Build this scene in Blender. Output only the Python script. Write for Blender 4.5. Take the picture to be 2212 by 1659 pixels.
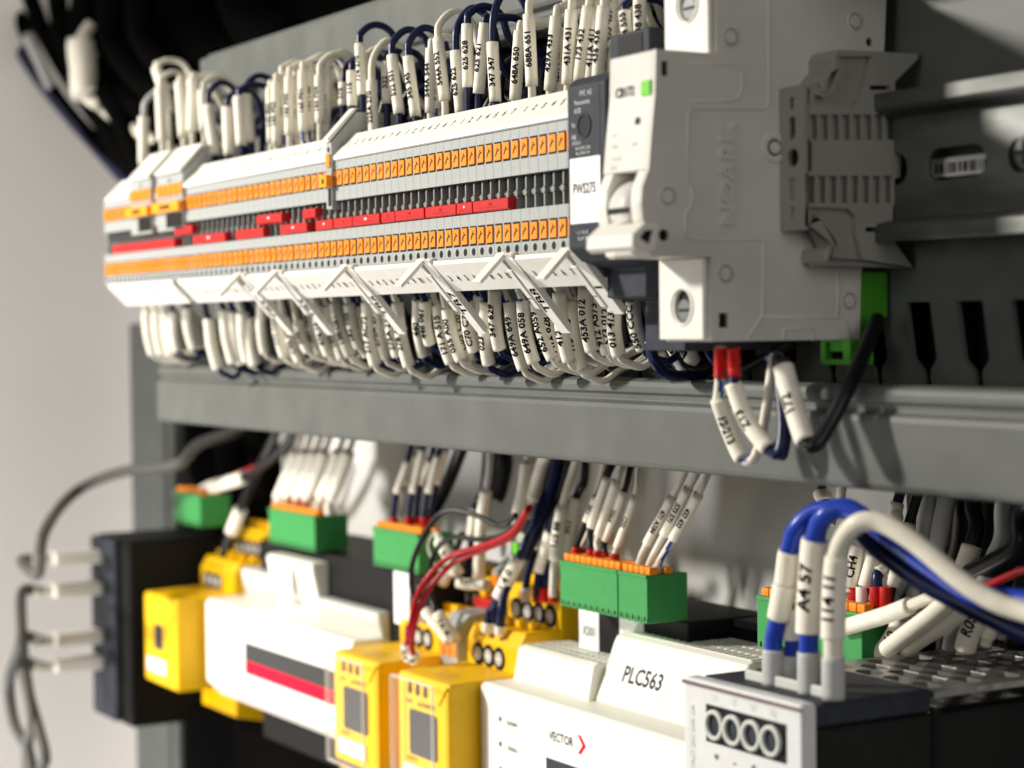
import bpy, bmesh, math, random
from mathutils import Vector, Matrix
from mathutils.geometry import tessellate_polygon
for o in list(bpy.data.objects): bpy.data.objects.remove(o)
S = bpy.context.scene
COL = S.collection
MM = 0.001
V = Vector
rnd = random.Random(7)

# ---------------------------------------------------------------- camera
# world: x along the rails (mm), y away into the cabinet, z up.  Pixel grid of the measurements is 2212 x 1659.
CX, CY = 1106.0, 829.5
VP1, VP2 = (-1430.0, 737.0), (8500.0, 620.0)
F = math.sqrt(-((VP1[0]-CX)*(VP2[0]-CX)+(VP1[1]-CY)*(VP2[1]-CY)))
_d1 = V((VP1[0]-CX, VP1[1]-CY, F)).normalized()
_d2 = V((VP2[0]-CX, VP2[1]-CY, F)).normalized()
AX = -_d1; AY = _d2; AZ = AX.cross(AY)          # world axes seen in camera space (x right, y down, z forward)
def c2w(v): return V((AX.dot(v), AY.dot(v), AZ.dot(v)))
CAM = -c2w(V(((1225-CX)/F, (400-CY)/F, 1.0))*565.0)
def P(px, py, y=None, x=None, z=None):
    "pixel -> point (mm) on a plane of constant y, x or z"
    r = c2w(V((px-CX, py-CY, F)))
    t = (y-CAM.y)/r.y if y is not None else ((x-CAM.x)/r.x if x is not None else (z-CAM.z)/r.z)
    return CAM + r*t
cd = bpy.data.cameras.new('camera'); cam = bpy.data.objects.new('camera', cd); COL.objects.link(cam)
right = c2w(V((1,0,0))); up = c2w(V((0,-1,0))); back = c2w(V((0,0,-1)))
M = Matrix((right, up, back)).transposed().to_4x4(); M.translation = CAM*MM
cam.matrix_world = M
cd.sensor_width = 36; cd.lens = 36*F/2212; cd.clip_start = 0.02; cd.clip_end = 20
cd.dof.use_dof = True; cd.dof.focus_distance = 0.622; cd.dof.aperture_fstop = 11.0
S.camera = cam

# ---------------------------------------------------------------- world, lamps, exposure
W = bpy.data.worlds.new('World'); S.world = W; W.use_nodes = True
W.node_tree.nodes['Background'].inputs[0].default_value = (0.86, 0.92, 1.0, 1)
W.node_tree.nodes['Background'].inputs[1].default_value = 0.035
def area(name, loc, tgt, size, power, col):
    l = bpy.data.lights.new(name, 'AREA'); l.shape = 'SQUARE'; l.size = size; l.energy = power; l.color = col
    o = bpy.data.objects.new(name, l); COL.objects.link(o); o.location = V(loc)*MM
    o.rotation_euler = (V(tgt)-V(loc)).to_track_quat('-Z', 'Y').to_euler(); return o
area('key_lamp', (-830, -980, 430), (-60, 20, -60), 0.11, 25.0, (1.0, 0.95, 0.86))
area('front_fill', (260, -1000, 120), (20, 60, -40), 0.45, 1.7, (1.0, 0.96, 0.90))  # added fill for the slotted wall and the lower fronts
area('wall_fill', (-440, -420, -540), (-720, -60, -330), 0.25, 6.0, (1.0, 0.96, 0.93))  # added fill that brightens the side wall
area('side_fill', (820, -150, 120), (60, 20, 0), 0.4, 1.05, (1.0, 0.95, 0.92))  # added fill that lifts the breaker's dark side
S.view_settings.view_transform = 'Standard'; S.view_settings.look = 'None'
S.view_settings.exposure = 0.0; S.view_settings.gamma = 1.0
S.view_settings.use_curve_mapping = False
S.render.engine = 'CYCLES'
S.render.resolution_x = 1024; S.render.resolution_y = 768

# ---------------------------------------------------------------- materials
def mat(name, col, rough=0.5, var=0.06, scale=220, bump=0.02, metal=0.0, spec=0.25, dirt=0.0, dirtcol=(0.1,0.09,0.08), trans=0.0, streak=None):
    m = bpy.data.materials.new(name); m.use_nodes = True
    nt = m.node_tree; b = nt.nodes['Principled BSDF']
    b.inputs['Roughness'].default_value = rough; b.inputs['Metallic'].default_value = metal
    b.inputs['Specular IOR Level'].default_value = spec
    tc = nt.nodes.new('ShaderNodeTexCoord'); n = nt.nodes.new('ShaderNodeTexNoise')
    n.inputs['Scale'].default_value = scale; n.inputs['Detail'].default_value = 4
    src = tc.outputs['Object']
    if streak:
        mp = nt.nodes.new('ShaderNodeMapping'); mp.inputs['Scale'].default_value = streak
        nt.links.new(src, mp.inputs[0]); src = mp.outputs[0]
    nt.links.new(src, n.inputs['Vector'])
    r = nt.nodes.new('ShaderNodeValToRGB')
    r.color_ramp.elements[0].position = 0.3; r.color_ramp.elements[1].position = 0.7
    r.color_ramp.elements[0].color = tuple(max(0, c*(1-var)) for c in col)+(1,)
    r.color_ramp.elements[1].color = tuple(min(1, c*(1+var)) for c in col)+(1,)
    nt.links.new(n.outputs[0], r.inputs[0]); out = r.outputs[0]
    if dirt > 0:
        n2 = nt.nodes.new('ShaderNodeTexNoise'); n2.inputs['Scale'].default_value = scale*0.35; n2.inputs['Detail'].default_value = 8; n2.inputs['Roughness'].default_value = .7
        nt.links.new(src, n2.inputs['Vector'])
        r2 = nt.nodes.new('ShaderNodeValToRGB'); r2.color_ramp.elements[0].position = 0.5; r2.color_ramp.elements[1].position = 0.75
        r2.color_ramp.elements[1].color = (dirt, dirt, dirt, 1)
        nt.links.new(n2.outputs[0], r2.inputs[0])
        mx = nt.nodes.new('ShaderNodeMixRGB'); nt.links.new(r2.outputs[0], mx.inputs[0]); nt.links.new(out, mx.inputs[1])
        mx.inputs[2].default_value = tuple(dirtcol)+(1,); out = mx.outputs[0]
    nt.links.new(out, b.inputs['Base Color'])
    if bump > 0:
        n3 = nt.nodes.new('ShaderNodeTexNoise'); n3.inputs['Scale'].default_value = 2600; n3.inputs['Detail'].default_value = 2
        nt.links.new(tc.outputs['Object'], n3.inputs['Vector'])
        bp = nt.nodes.new('ShaderNodeBump'); bp.inputs['Strength'].default_value = min(1, bump*10); bp.inputs['Distance'].default_value = 0.00008
        nt.links.new(n3.outputs[0], bp.inputs['Height']); nt.links.new(bp.outputs[0], b.inputs['Normal'])
    if trans > 0:
        b.inputs['Transmission Weight'].default_value = trans; b.inputs['IOR'].default_value = 1.25
    return m
K = dict(
 grey   = mat('terminal_grey', (0.40,0.42,0.41), .5, .05, dirt=.10),
 rib    = mat('darkened_rib_grey', (0.26,0.27,0.26), .5, .06),  # ribs darkened to paint the shade of the jumper channel
 white  = mat('marker_white', (0.86,0.84,0.77), .45, .03),
 sleeve = mat('sleeve_cream', (0.90,0.86,0.74), .55, .05, dirt=.12, dirtcol=(.5,.44,.3)),
 sleeve2= mat('sleeve_grey_cream', (0.56,0.54,0.47), .55, .06),
 cwhite = mat('cable_white', (0.78,0.74,0.62), .35, .05),
 cgrey  = mat('cable_light_grey', (0.52,0.53,0.52), .4, .05),
 navy   = mat('cable_navy', (0.008,0.013,0.060), .28, .2),
 blue   = mat('cable_blue', (0.020,0.055,0.42), .28, .1),
 stripe = mat('stripe_blue', (0.02,0.07,0.35), .35, .1),
 black  = mat('black_plastic', (0.006,0.006,0.0065), .6, .2, spec=.2),
 cblack = mat('cable_black', (0.007,0.007,0.009), .35, .2, spec=.35),
 red    = mat('jumper_red', (0.60,0.018,0.018), .38, .08),
 cred   = mat('cable_red', (0.42,0.012,0.02), .28, .08),
 ferred = mat('ferrule_red', (0.55,0.012,0.008), .35, .08),
 orange = mat('lever_orange', (0.95,0.30,0.015), .4, .05),
 amber  = mat('cap_amber', (0.95,0.38,0.01), .4, .05),
 ink    = mat('print_black', (0.012,0.012,0.012), .8, 0, bump=0, spec=0.0),
 inkg   = mat('print_grey', (0.07,0.07,0.07), .8, 0, bump=0, spec=0.0),
 inkw   = mat('print_pale', (0.52,0.53,0.54), .6, 0, bump=0, spec=0.0),
 duct   = mat('duct_grey', (0.118,0.126,0.118), .5, .10, 60, dirt=.25, dirtcol=(.065,.07,.065)),
 steel  = mat('galvanised_steel', (0.15,0.155,0.15), .5, .4, 70, metal=.75, dirt=.8, dirtcol=(.05,.05,.045), streak=(.25,1,1)),
 mcb    = mat('breaker_white', (0.66,0.64,0.59), .38, .05, 60, dirt=.12, dirtcol=(.5,.48,.42)),
 mcbf   = mat('breaker_front_white', (0.82,0.80,0.73), .42, .03, 60),
 dark   = mat('dark_grey_plastic', (0.040,0.045,0.058), .55, .15, spec=.12),
 endst  = mat('end_stop_grey', (0.30,0.295,0.26), .5, .05, 60),
 green  = mat('connector_green', (0.045,0.29,0.075), .4, .05),
 lime   = mat('ground_green', (0.06,0.30,0.02), .4, .08),
 yellow = mat('device_yellow', (0.95,0.55,0.0015), .42, .03, spec=.3),
 pwhite = mat('device_white', (0.88,0.86,0.78), .42, .02, 40),
 lgrey  = mat('device_light_grey', (0.62,0.64,0.59), .45, .03),
 screen = mat('display_glass', (0.035,0.033,0.036), .3, .1, spec=.3),
 brown  = mat('button_brown', (0.10,0.05,0.012), .2, .2),
 psu    = mat('supply_black_metal', (0.009,0.009,0.009), .5, .2, spec=.2, dirt=.2, dirtcol=(.03,.032,.03)),
 psuf   = mat('supply_front_grey', (0.74,0.75,0.75), .35, .04, metal=.1),
 mesh   = mat('supply_mesh_metal', (0.32,0.32,0.30), .30, .3, metal=.7),
 panel  = mat('painted_panel', (0.68,0.68,0.66), .5, .12, 14, dirt=.25, dirtcol=(.52,.51,.48)),
 wall   = mat('painted_wall', (0.74,0.71,0.67), .6, .03, 6),
 paper  = mat('paper_label', (0.90,0.89,0.88), .7, .01),
 clear  = mat('clear_plastic', (0.9,0.9,0.88), .06, 0, bump=0),
 crim   = mat('clear_plastic_rim', (0.85,0.82,0.75), .1, 0, bump=0),
 void   = mat('shade_black', (0.002,0.002,0.002), .95, 0, bump=0, spec=.02),  # near-black that paints shade on sheets, tubes and bundle cables
 lgreen = mat('marker_green', (0.16,0.62,0.03), .5, .02),
 redlogo= mat('print_red', (0.65,0.02,0.05), .5, 0, bump=0, spec=0.0),
 teal   = mat('cable_green', (0.01,0.10,0.08), .3, .1),
 gcable = mat('cable_grey', (0.10,0.10,0.095), .5, .05),
 violet = mat('trim_mauve', (0.20,0.14,0.15), .4, .05),
)

K['clear'].node_tree.nodes['Principled BSDF'].inputs['Alpha'].default_value = 0.035
K['crim'].node_tree.nodes['Principled BSDF'].inputs['Alpha'].default_value = 0.30
# ---------------------------------------------------------------- helpers
_tc = {}
def glyphs(s, bold=0.022):
    if (s, bold) in _tc: return _tc[(s, bold)]
    c = bpy.data.curves.new('t', 'FONT'); c.body = s; c.size = 1; c.resolution_u = 2; c.offset = bold
    o = bpy.data.objects.new('t', c); COL.objects.link(o)
    dg = bpy.context.evaluated_depsgraph_get(); e = o.evaluated_get(dg); me = e.to_mesh()
    vs = [(v.co.x, v.co.y) for v in me.vertices]; fs = [tuple(p.vertices) for p in me.polygons]
    e.to_mesh_clear(); bpy.data.objects.remove(o); bpy.data.curves.remove(c)
    if vs:
        x0 = min(v[0] for v in vs); x1 = max(v[0] for v in vs)
        vs = [(x-(x0+x1)/2, y-0.35) for x, y in vs]
    _tc[(s, bold)] = (vs, fs, (x1-x0) if vs else 0); return _tc[(s, bold)]

_tf = {}
def fine_glyphs(s):
    if s in _tf: return _tf[s]
    vs, fs, w = glyphs(s, .032)
    bm = bmesh.new(); bv = [bm.verts.new((x, y, 0)) for x, y in vs]
    for f in fs:
        try: bm.faces.new([bv[k] for k in f])
        except ValueError: pass
    for _ in range(3):
        e = [e for e in bm.edges if e.calc_length() > .22]
        if not e: break
        bmesh.ops.subdivide_edges(bm, edges=e, cuts=1); bmesh.ops.triangulate(bm, faces=bm.faces[:])
    bm.verts.index_update()
    _tf[s] = ([(v.co.x, v.co.y) for v in bm.verts], [tuple(v.index for v in f.verts) for f in bm.faces], w); bm.free()
    return _tf[s]

class MB:
    def __init__(s): s.bm = bmesh.new(); s.mats = []
    def mi(s, m):
        m = K[m] if isinstance(m, str) else m
        if m not in s.mats: s.mats.append(m)
        return s.mats.index(m)
    def face(s, vs, i, smooth=False):
        try: f = s.bm.faces.new(vs)
        except ValueError: return None
        f.material_index = i; f.smooth = smooth; return f
    def box(s, x0, x1, y0, y1, z0, z1, m='grey'):
        i = s.mi(m); v = [s.bm.verts.new((x, y, z)) for x in (x0,x1) for y in (y0,y1) for z in (z0,z1)]
        for q in ((0,1,3,2),(4,6,7,5),(0,4,5,1),(2,3,7,6),(0,2,6,4),(1,5,7,3)): s.face([v[k] for k in q], i)
        return s
    def prism(s, axis, pts, a0, a1, m='grey', holes=None, sm=None, mp=None):
        i = s.mi(m); f = mp or {'x': lambda a,b,h: (h,a,b), 'y': lambda a,b,h: (a,h,b), 'z': lambda a,b,h: (a,b,h)}[axis]
        loops = [pts]+(holes or [])
        lay = []
        for h in (a0, a1): lay.append([[s.bm.verts.new(f(a,b,h)) for a,b in lp] for lp in loops])
        for lp0, lp1 in zip(lay[0], lay[1]):
            n = len(lp0)
            for k in range(n):
                s.face([lp0[k], lp0[(k+1)%n], lp1[(k+1)%n], lp1[k]], i, sm or False)
        for L in lay:
            if not holes: s.face(L[0], i)
            else:
                flat = [v for lp in L for v in lp]
                for t in tessellate_polygon([[V((a,b,0)) for a,b in lp] for lp in loops]):
                    s.face([flat[k] for k in t], i)
        return s
    def cyl(s, c, ax, r, h, m='grey', n=20, r2=None, smooth=True):
        c = V(c); ax = V(ax).normalized(); a = ax.orthogonal().normalized(); b = ax.cross(a)
        i = s.mi(m); r2 = r if r2 is None else r2; L = []
        for t, rr in ((0, r), (h, r2)):
            L.append([s.bm.verts.new(c+ax*t+(a*math.cos(2*math.pi*k/n)+b*math.sin(2*math.pi*k/n))*rr) for k in range(n)])
        for k in range(n): s.face([L[0][k], L[0][(k+1)%n], L[1][(k+1)%n], L[1][k]], i, smooth)
        s.face(L[0], i); s.face(L[1], i); return s
    def ring(s, c, ax, r0, r1, h, m='grey', n=24):
        c = V(c); ax = V(ax).normalized(); a = ax.orthogonal().normalized(); b = ax.cross(a); i = s.mi(m); L = []
        for rr, t in ((r0,0),(r0,h),(r1,h),(r1,0)):
            L.append([s.bm.verts.new(c+ax*t+(a*math.cos(2*math.pi*k/n)+b*math.sin(2*math.pi*k/n))*rr) for k in range(n)])
        for j in range(4):
            for k in range(n): s.face([L[j][k], L[j][(k+1)%n], L[(j+1)%4][(k+1)%n], L[(j+1)%4][k]], i, True)
        return s
    def tube(s, pts, r, m='cwhite', n=12, stripe=None, spin=0.0, rf=None):
        i = s.mi(m); j = s.mi(stripe) if stripe else i
        T = []
        for k in range(len(pts)):
            d = pts[min(k+1, len(pts)-1)]-pts[max(k-1, 0)]; T.append(d.normalized())
        N = T[0].orthogonal().normalized(); rings = []
        for k, p in enumerate(pts):
            N = (N-T[k]*N.dot(T[k])).normalized(); B = T[k].cross(N); rr = r*(rf(k/(len(pts)-1)) if rf else 1)
            rings.append([s.bm.verts.new(p+(N*math.cos(a)+B*math.sin(a))*rr) for a in [2*math.pi*q/n for q in range(n)]])
        for k in range(len(rings)-1):
            off = int(spin*k)
            for q in range(n):
                st = stripe and ((q+off) % n) in (0, 1)
                s.face([rings[k][q], rings[k][(q+1)%n], rings[k+1][(q+1)%n], rings[k+1][q]], j if st else i, True)
        s.face(rings[0], i); s.face(rings[-1], i); return s
    def text(s, t, size, o, r, u, m='ink', sx=1.0):
        vs, fs, w = glyphs(t); i = s.mi(m); o = V(o); r = V(r).normalized(); u = V(u).normalized()
        bv = [s.bm.verts.new(o+r*(x*size*sx)+u*(y*size)) for x, y in vs]
        for f in fs: s.face([bv[k] for k in f], i)
        return s
    def tubetext(s, t, size, pts, r, facing, down=True, m='ink', shift=0.0):
        if not t: return s
        vs, fs, w = fine_glyphs(t); i = s.mi(m)
        L = [0]
        for a, b in zip(pts, pts[1:]): L.append(L[-1]+(b-a).length)
        tot = L[-1]
        if w*size > tot*0.86: size = tot*0.86/w
        out = []
        for x, y in vs:
            d = tot/2+shift+x*size*(1 if down else -1); d = max(0.01, min(tot-0.01, d))
            k = 0
            while k < len(L)-2 and L[k+1] < d: k += 1
            f = (d-L[k])/(L[k+1]-L[k]); c = pts[k].lerp(pts[k+1], f)
            Td = (pts[k+1]-pts[k]).normalized(); N = (facing-Td*facing.dot(Td)).normalized()
            U = N.cross(Td if down else -Td); a = y*size/r
            out.append(s.bm.verts.new(c+(N*math.cos(a)+U*math.sin(a))*(r+0.09)))
        for f in fs: s.face([out[k] for k in f], i)
        return s
    def map(s, fn):
        for v in s.bm.verts: v.co = V(fn(v.co))
        return s
    def build(s, name, parent=None, bevel=0.0, seg=2, origin=None):
        bmesh.ops.recalc_face_normals(s.bm, faces=[f for f in s.bm.faces])
        org = V(origin) if origin is not None else (ORG.get(parent.name, V((0,0,0))) if parent else V((0,0,0)))
        for v in s.bm.verts: v.co = (v.co-org)*MM
        me = bpy.data.meshes.new(name); s.bm.to_mesh(me); s.bm.free()
        for m in s.mats: me.materials.append(m)
        o = bpy.data.objects.new(name, me); COL.objects.link(o)
        if parent: o.parent = parent; ORG[o.name] = org
        else: o.location = org*MM; ORG[o.name] = org
        if bevel:
            b = o.modifiers.new('bevel', 'BEVEL'); b.width = bevel*MM; b.segments = seg; b.limit_method = 'ANGLE'; b.angle_limit = math.radians(40)
        return o
ORG = {}
def tag(o, label=None, cat=None, group=None, kind=None):
    if label: o['label'] = label
    if cat: o['category'] = cat
    if group: o['group'] = group
    if kind: o['kind'] = kind
    return o
def thing(name, label, cat, org=(0,0,0), group=None):
    o = bpy.data.objects.new(name, None); COL.objects.link(o); o.location = V(org)*MM; o.empty_display_size = .01
    ORG[o.name] = V(org); return tag(o, label, cat, group)
def struct(o): o['kind'] = 'structure'; return o
def dup(root, dx, label):
    r = root.copy(); COL.objects.link(r); r.location = root.location+V(dx)*MM; r['label'] = label; ORG[r.name] = ORG[root.name]+V(dx)
    for ch in list(root.children):
        c = ch.copy(); COL.objects.link(c); c.parent = r
        if ch.name.startswith('release_lever'): c.location = V((rnd.uniform(-.08,.08), rnd.uniform(-.02,.22), rnd.uniform(-.12,.12)))*MM
        for g in list(ch.children):
            d = g.copy(); COL.objects.link(d); d.parent = c
    return r
def nth(n): return '%d%s' % (n, 'th' if 10 <= n % 100 <= 20 else {1:'st',2:'nd',3:'rd'}.get(n % 10, 'th'))
def cr(pts, n=7):
    pts = [V(p) for p in pts]; q = [pts[0]*2-pts[1]]+pts+[pts[-1]*2-pts[-2]]; out = []
    for i in range(1, len(q)-2):
        a, b, c, d = q[i-1:i+3]
        for k in range(n):
            t = k/n
            out.append(0.5*((2*b)+(c-a)*t+(2*a-5*b+4*c-d)*t*t+(3*b-a-3*c+d)*t*t*t))
    out.append(pts[-1]); return out
def circ(cx, cy, r, n=20, sy=1.0): return [(cx+r*math.cos(2*math.pi*k/n), cy+r*sy*math.sin(2*math.pi*k/n)) for k in range(n)]
def rrect(x0, x1, z0, z1, r, n=5):
    out = []
    for cx, cz, a0 in ((x1-r, z1-r, 0), (x0+r, z1-r, 90), (x0+r, z0+r, 180), (x1-r, z0+r, 270)):
        for k in range(n+1):
            a = math.radians(a0+90*k/n); out.append((cx+r*math.cos(a), cz+r*math.sin(a)))
    return out
FACE = V((0.50, -0.86, 0.02)).normalized()
def wire(label, pts, r, m, sl=None, group=None, stripe=None, name='wire', cat='wire', boots=None, n=7, smat='sleeve'):
    """pts control points; sl list of (i0,i1,r,text,down); boots list of (i0,i1,r,mat): ferrule collars"""
    t = thing(name, label, cat, pts[0], group)
    c = cr(pts, n); MB().tube(c, r, m, 12, stripe, 0.35 if stripe else 0).build('cable', t)
    for q in sl or []:
        i0, i1, rs, txt, dn = q[:5]
        seg = c[int(round(i0*n)):int(round(i1*n))+1]
        b = MB().tube(seg, rs, q[6] if len(q) > 6 else smat, 18)
        if txt:
            fd = (FACE+V((rnd.uniform(-.35,.15), 0, 0))) if len(q) < 6 or q[5] is None else q[5]
            b.tubetext(txt, rs*1.5, seg, rs, fd.normalized(), dn)
        b.build('printed_sleeve' if txt else 'sleeve', t)
    for i0, i1, rb, mb in boots or []:
        seg = c[int(round(i0*n)):int(round(i1*n))+1]
        MB().tube(seg, rb, mb, 16).build('ferrule_collar', t)
    return t

# ================================================================ setting
struct(MB().box(-720, 520, 140, 143, -420, 330, 'panel').build('back_panel'))
struct(MB().box(-723, -720, -560, 143, -420, 330, 'wall').build('side_wall'))
struct(MB().box(-720, 520, -248, 140, 200, 203, 'wall').build('unseen_shade_board'))  # unseen board added to shade the upper duct from the key

# ---------------------------------------------------------------- wiring trunking with the raised rail
def band_profile(s):   # (y, |z|)
    p = [(47,55.8),(41,55.8),(39.2,56.6),(38.6,58.2),(38.6,60.0),(40.2,60.8),(40.2,62.6),(38.3,63.6),(38,65),(38,81),(38.6,82.4),(40.5,83),(62,83),(62,81),(42,81),(42,64),(47,63)]
    return [(a, b*s) for a, b in p]
def slots(s, x0, x1):
    H = []; x = 66.3-19.8*25
    while x < x1:
        h = [(x,-34.4),(x+9.6,-34.4),(x+9.6,-49.4),(x+8.6,-50.6),(x+6.6,-52.6),(x+6.1,-55),(x+6.5,-57.5),(x+3.1,-57.5),(x+3.5,-55),(x+3.0,-52.6),(x+1.0,-50.6),(x,-49.4)]
        H.append([(a, b*(1 if s > 0 else -1)) for a, b in h]); x += 19.8
    return H
tr = thing('wiring_duct', 'grey slotted wiring duct running behind and below the terminal row', 'wiring duct', (-434,38,-83))
MB().prism('x', band_profile(-1), -434, 330, 'duct').build('lower_cover', tr, .4)
wl = MB().prism('y', [(-434,-60),(330,-60),(330,60),(-434,60)], 66, 67.6, 'duct', slots(1, -415, 300))
wl.map(lambda c: (c.x, c.y+max(0, abs(c.z)-34)*.16, c.z))
wl.build('slotted_wall', tr)
MB().box(-430, 330, 76, 77, -80, 80, 'black').build('duct_shade', tr)  # black sheet stands in for the shade inside the duct
# dust smudges on the band are in the material
tu = thing('wiring_duct', 'grey wiring duct cover above the terminal row, partly in shade', 'wiring duct', (-360,38,56))
MB().prism('x', [(a, b) for a, b in band_profile(1)], -372, 330, 'duct').build('upper_cover', tu, .4)
MB().box(-372, 330, 42, 137, 83.5, 84.5, 'duct').build('duct_side', tu)
tv = thing('vertical_wiring_duct', 'grey vertical wiring duct strip beside the cabinet side wall, far left', 'wiring duct', (-560,104,-60))
_a = P(281, 900, y=104).x; _b = P(372, 900, y=104).x
MB().box(_a, _b, 104, 139, -400, -35, 'duct').build('cover', tv, 1.5)
MB().box(_b-13, _b-9, 103, 103.9, -400, -35, 'gcable').build('cover_seam', tv)
# black sheet standing in for the dark upper left corner
tag(MB().box(-560, -240, 96, 99, 40, 198, 'void').build('shade_sheet', bevel=1), 'black sheet standing in for shade behind the far left cable bundle', 'shade sheet')

# DIN rail (upper)
rail = thing('mounting_rail', 'galvanised top hat rail, bare at the right of the grey end stop', 'mounting rail', (-400,36,0))
sl = []
x = 83.4-29.2*16
while x < 300: sl.append(rrect(x, x+21.6, -3.2, 5.2, 4.15, 8)); x += 29.2
MB().prism('y', [(-400,-13.5),(330,-13.5),(330,15.5),(-400,15.5)], 58.6, 59.8, 'steel', sl).build('slotted_web', rail, .25)
for s in (-1, 1):
    prof = [(59.8,13.3),(58.6,13.4),(52.8,14.6),(51.8,15.6),(51.8,19.6),(53.0,19.6),(53.1,16.2),(59.8,14.6)]; prof = [(a, b*s+1.0) for a, b in prof]
    MB().prism('x', prof, -400, 330, 'steel').build('flange', rail, .3)
sc = thing('rail_screw', 'cross head screw in the second slot of the bare rail', 'screw', (0,42,0))
p = P(2205, 330, y=58)
b = MB().cyl((p.x+2, 58.6, p.z), (0,-1,0), 4.6, 1.4, 'steel', 24, 3.6)
b.box(p.x-1.2, p.x+5.2, 56.9, 57.15, p.z-.5, p.z+.5, 'black'); b.box(p.x+1.5, p.x+2.5, 56.8, 57.1, p.z-3.2, p.z+3.2, 'black')
b.build('screw_head', sc, .15)
# barcode sticker seen through the slot
p = P(2022, 376, y=65); q = P(2118, 338, y=65)
b = MB().box(p.x-2, q.x+6, 65.2, 65.5, p.z-1.0, p.z+4.0, 'paper'); xx = p.x-.5
while xx < q.x+3:
    w = rnd.choice((.2,.35,.6)); b.box(xx, xx+w, 65.1, 65.15, p.z, p.z+2.6, 'ink'); xx += w+rnd.choice((.25,.4,.7))
tag(b.build('barcode_sticker'), 'white barcode sticker behind the long slot of the bare rail', 'sticker')

# ================================================================ terminal blocks
PITCH = 5.2
def make_terminal():
    t = thing('terminal_block', '', 'terminal block', (0,0,0), 'terminal blocks on the upper rail')
    t['label'] = 'grey terminal block with two orange levers, touching the dark module'
    # body prism without the jumper channel, then ribs
    w = PITCH-.12
    b = MB()
    b.prism('x', [(0,4.8),(.0,18.4),(7.5,26),(26,26),(30,20),(52,18),(52,-18),(30,-20),(26,-26),(7.5,-26),(0,-18.4),(0,-5.2),(11,-5.2),(11,4.8)], 0, w, 'grey')
    b.prism('x', [(1.6,4.8),(1.6,-5.2),(11,-5.2),(11,4.8)], 0, 0.8, 'rib')
    b.box(.95, w, 2.6, 4, -.9, .3, 'rib')
    b.prism('y', circ(.5, -.3, 1.0, 8), 1.2, 2.4, 'rib')
    b.box(.82, w, 5.2, 5.6, -5.1, 4.7, 'black'); b.box(.82, w, 1.0, 5.2, 4.3, 4.7, 'black')  # black sheets deepen the shade inside the jumper channel
    b.box(.5, 4.8, -.03, 0, 9.4, 15.5, 'black')          # dark gap round each lever
    b.box(.5, 4.8, -.03, 0, -14.9, -8.8, 'black')
    b.cyl((2.75, 0, -16.7), (0,-1,0), 1.15, .04, 'black', 16)
    b.cyl((2.75, -.01, -16.7), (0,-1,0), 1.25, .02, 'rib', 16)
    b.build('housing', t, .12, 1)
    for z0 in (10.0, -14.3):
        l = MB().box(.95, 4.65, -.55, 0, z0, z0+4.9, 'orange')
        l.prism('y', [(1.6,z0+1.2),(2.1,z0+1.2),(3.1,z0+2.6),(4.0,z0+2.7),(4.0,z0+3.1),(3.2,z0+3.2),(3.2,z0+3.8),(2.7,z0+3.8),(2.7,z0+2.9),(2.2,z0+2.7)], -.62, -.56, 'brown')
        l.build('release_lever', t, .12, 1)
    return t
NT = 77
t0 = make_terminal()
base_x = 5.4-PITCH
t0.location = V((base_x,0,0))*MM; ORG[t0.name] = V((base_x,0,0))
tall_x = P(705, 340, y=-1).x
for i in range(1, NT):
    dup(t0, (-PITCH*i, 0, 0), 'grey terminal block with two orange levers, %s to the left of the dark module' % nth(i+1))

# tall blocks with amber caps
def make_tall(x0, w, label, n=1):
    t = thing('tall_terminal_block', label, 'terminal block', (x0,-1,20), 'raised terminal blocks with amber caps')
    b = MB().prism('x', [(-1.2,2.0),(-1.2,24.8),(9,36),(24,36),(24,20),(10,2)], x0, x0+w-.1, 'grey')
    b.cyl((x0+w/2, -1.2, 22.6), (0,-1,0), 1.0, .05, 'black', 14)
    b.box(x0+w*.35, x0+w-.5, -1.3, -1.2, 3.0, 9.0, 'black')
    xs = x0+w-.1
    b.prism('x', [(2.5,15),(9,15),(9,19),(2.5,19)], xs, xs+.06, 'rib'); b.prism('x', [(11,21),(17,21),(15.5,25),(12,24)], xs, xs+.06, 'black')
    b.prism('x', [(8,23),(13,26),(11,30),(7,26)], xs, xs+.06, 'black'); b.prism('x', [(14,28),(18,29),(17,33),(15,32)], xs, xs+.06, 'black')
    b.build('housing', t, .25)
    k = max(1, int(w/5.1)); pw = w/k
    l = MB()
    for q in range(k): l.box(x0+q*pw+.7, x0+(q+1)*pw-.7, -1.8, -1.2, 16.4, 21.0, 'orange')
    l.build('release_lever', t, .15)
    l = MB().box(x0-.6, x0+w+.4, -3.6, -1.2, 9.6, 13.6, 'amber').box(x0+w*.3, x0+w*.7, -3.7, -3.6, 10.6, 12.4, 'brown')
    l.build('amber_cap', t, .3)
    m = MB().prism('x', [(-1.8,25.2),(8.2,36.2),(9.2,37.4),(8,37.4),(-2.6,26.2)], x0+.1, x0+w-.2, 'white'); m.build('slanted_marker', t, .2)
make_tall(tall_x, 4.6, 'single raised grey block with amber cap, between the two long white marker strips')
a = P(283, 420, y=-1).x; c = P(328, 420, y=-1).x; d = P(340, 420, y=-1).x; e = P(396, 415, y=-1).x
make_tall(a, c-a, 'blurred raised block group with amber cap, nearest the side wall')
make_tall(d, e-d, 'blurred raised block group with amber cap, left of the long marker strip')

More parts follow.
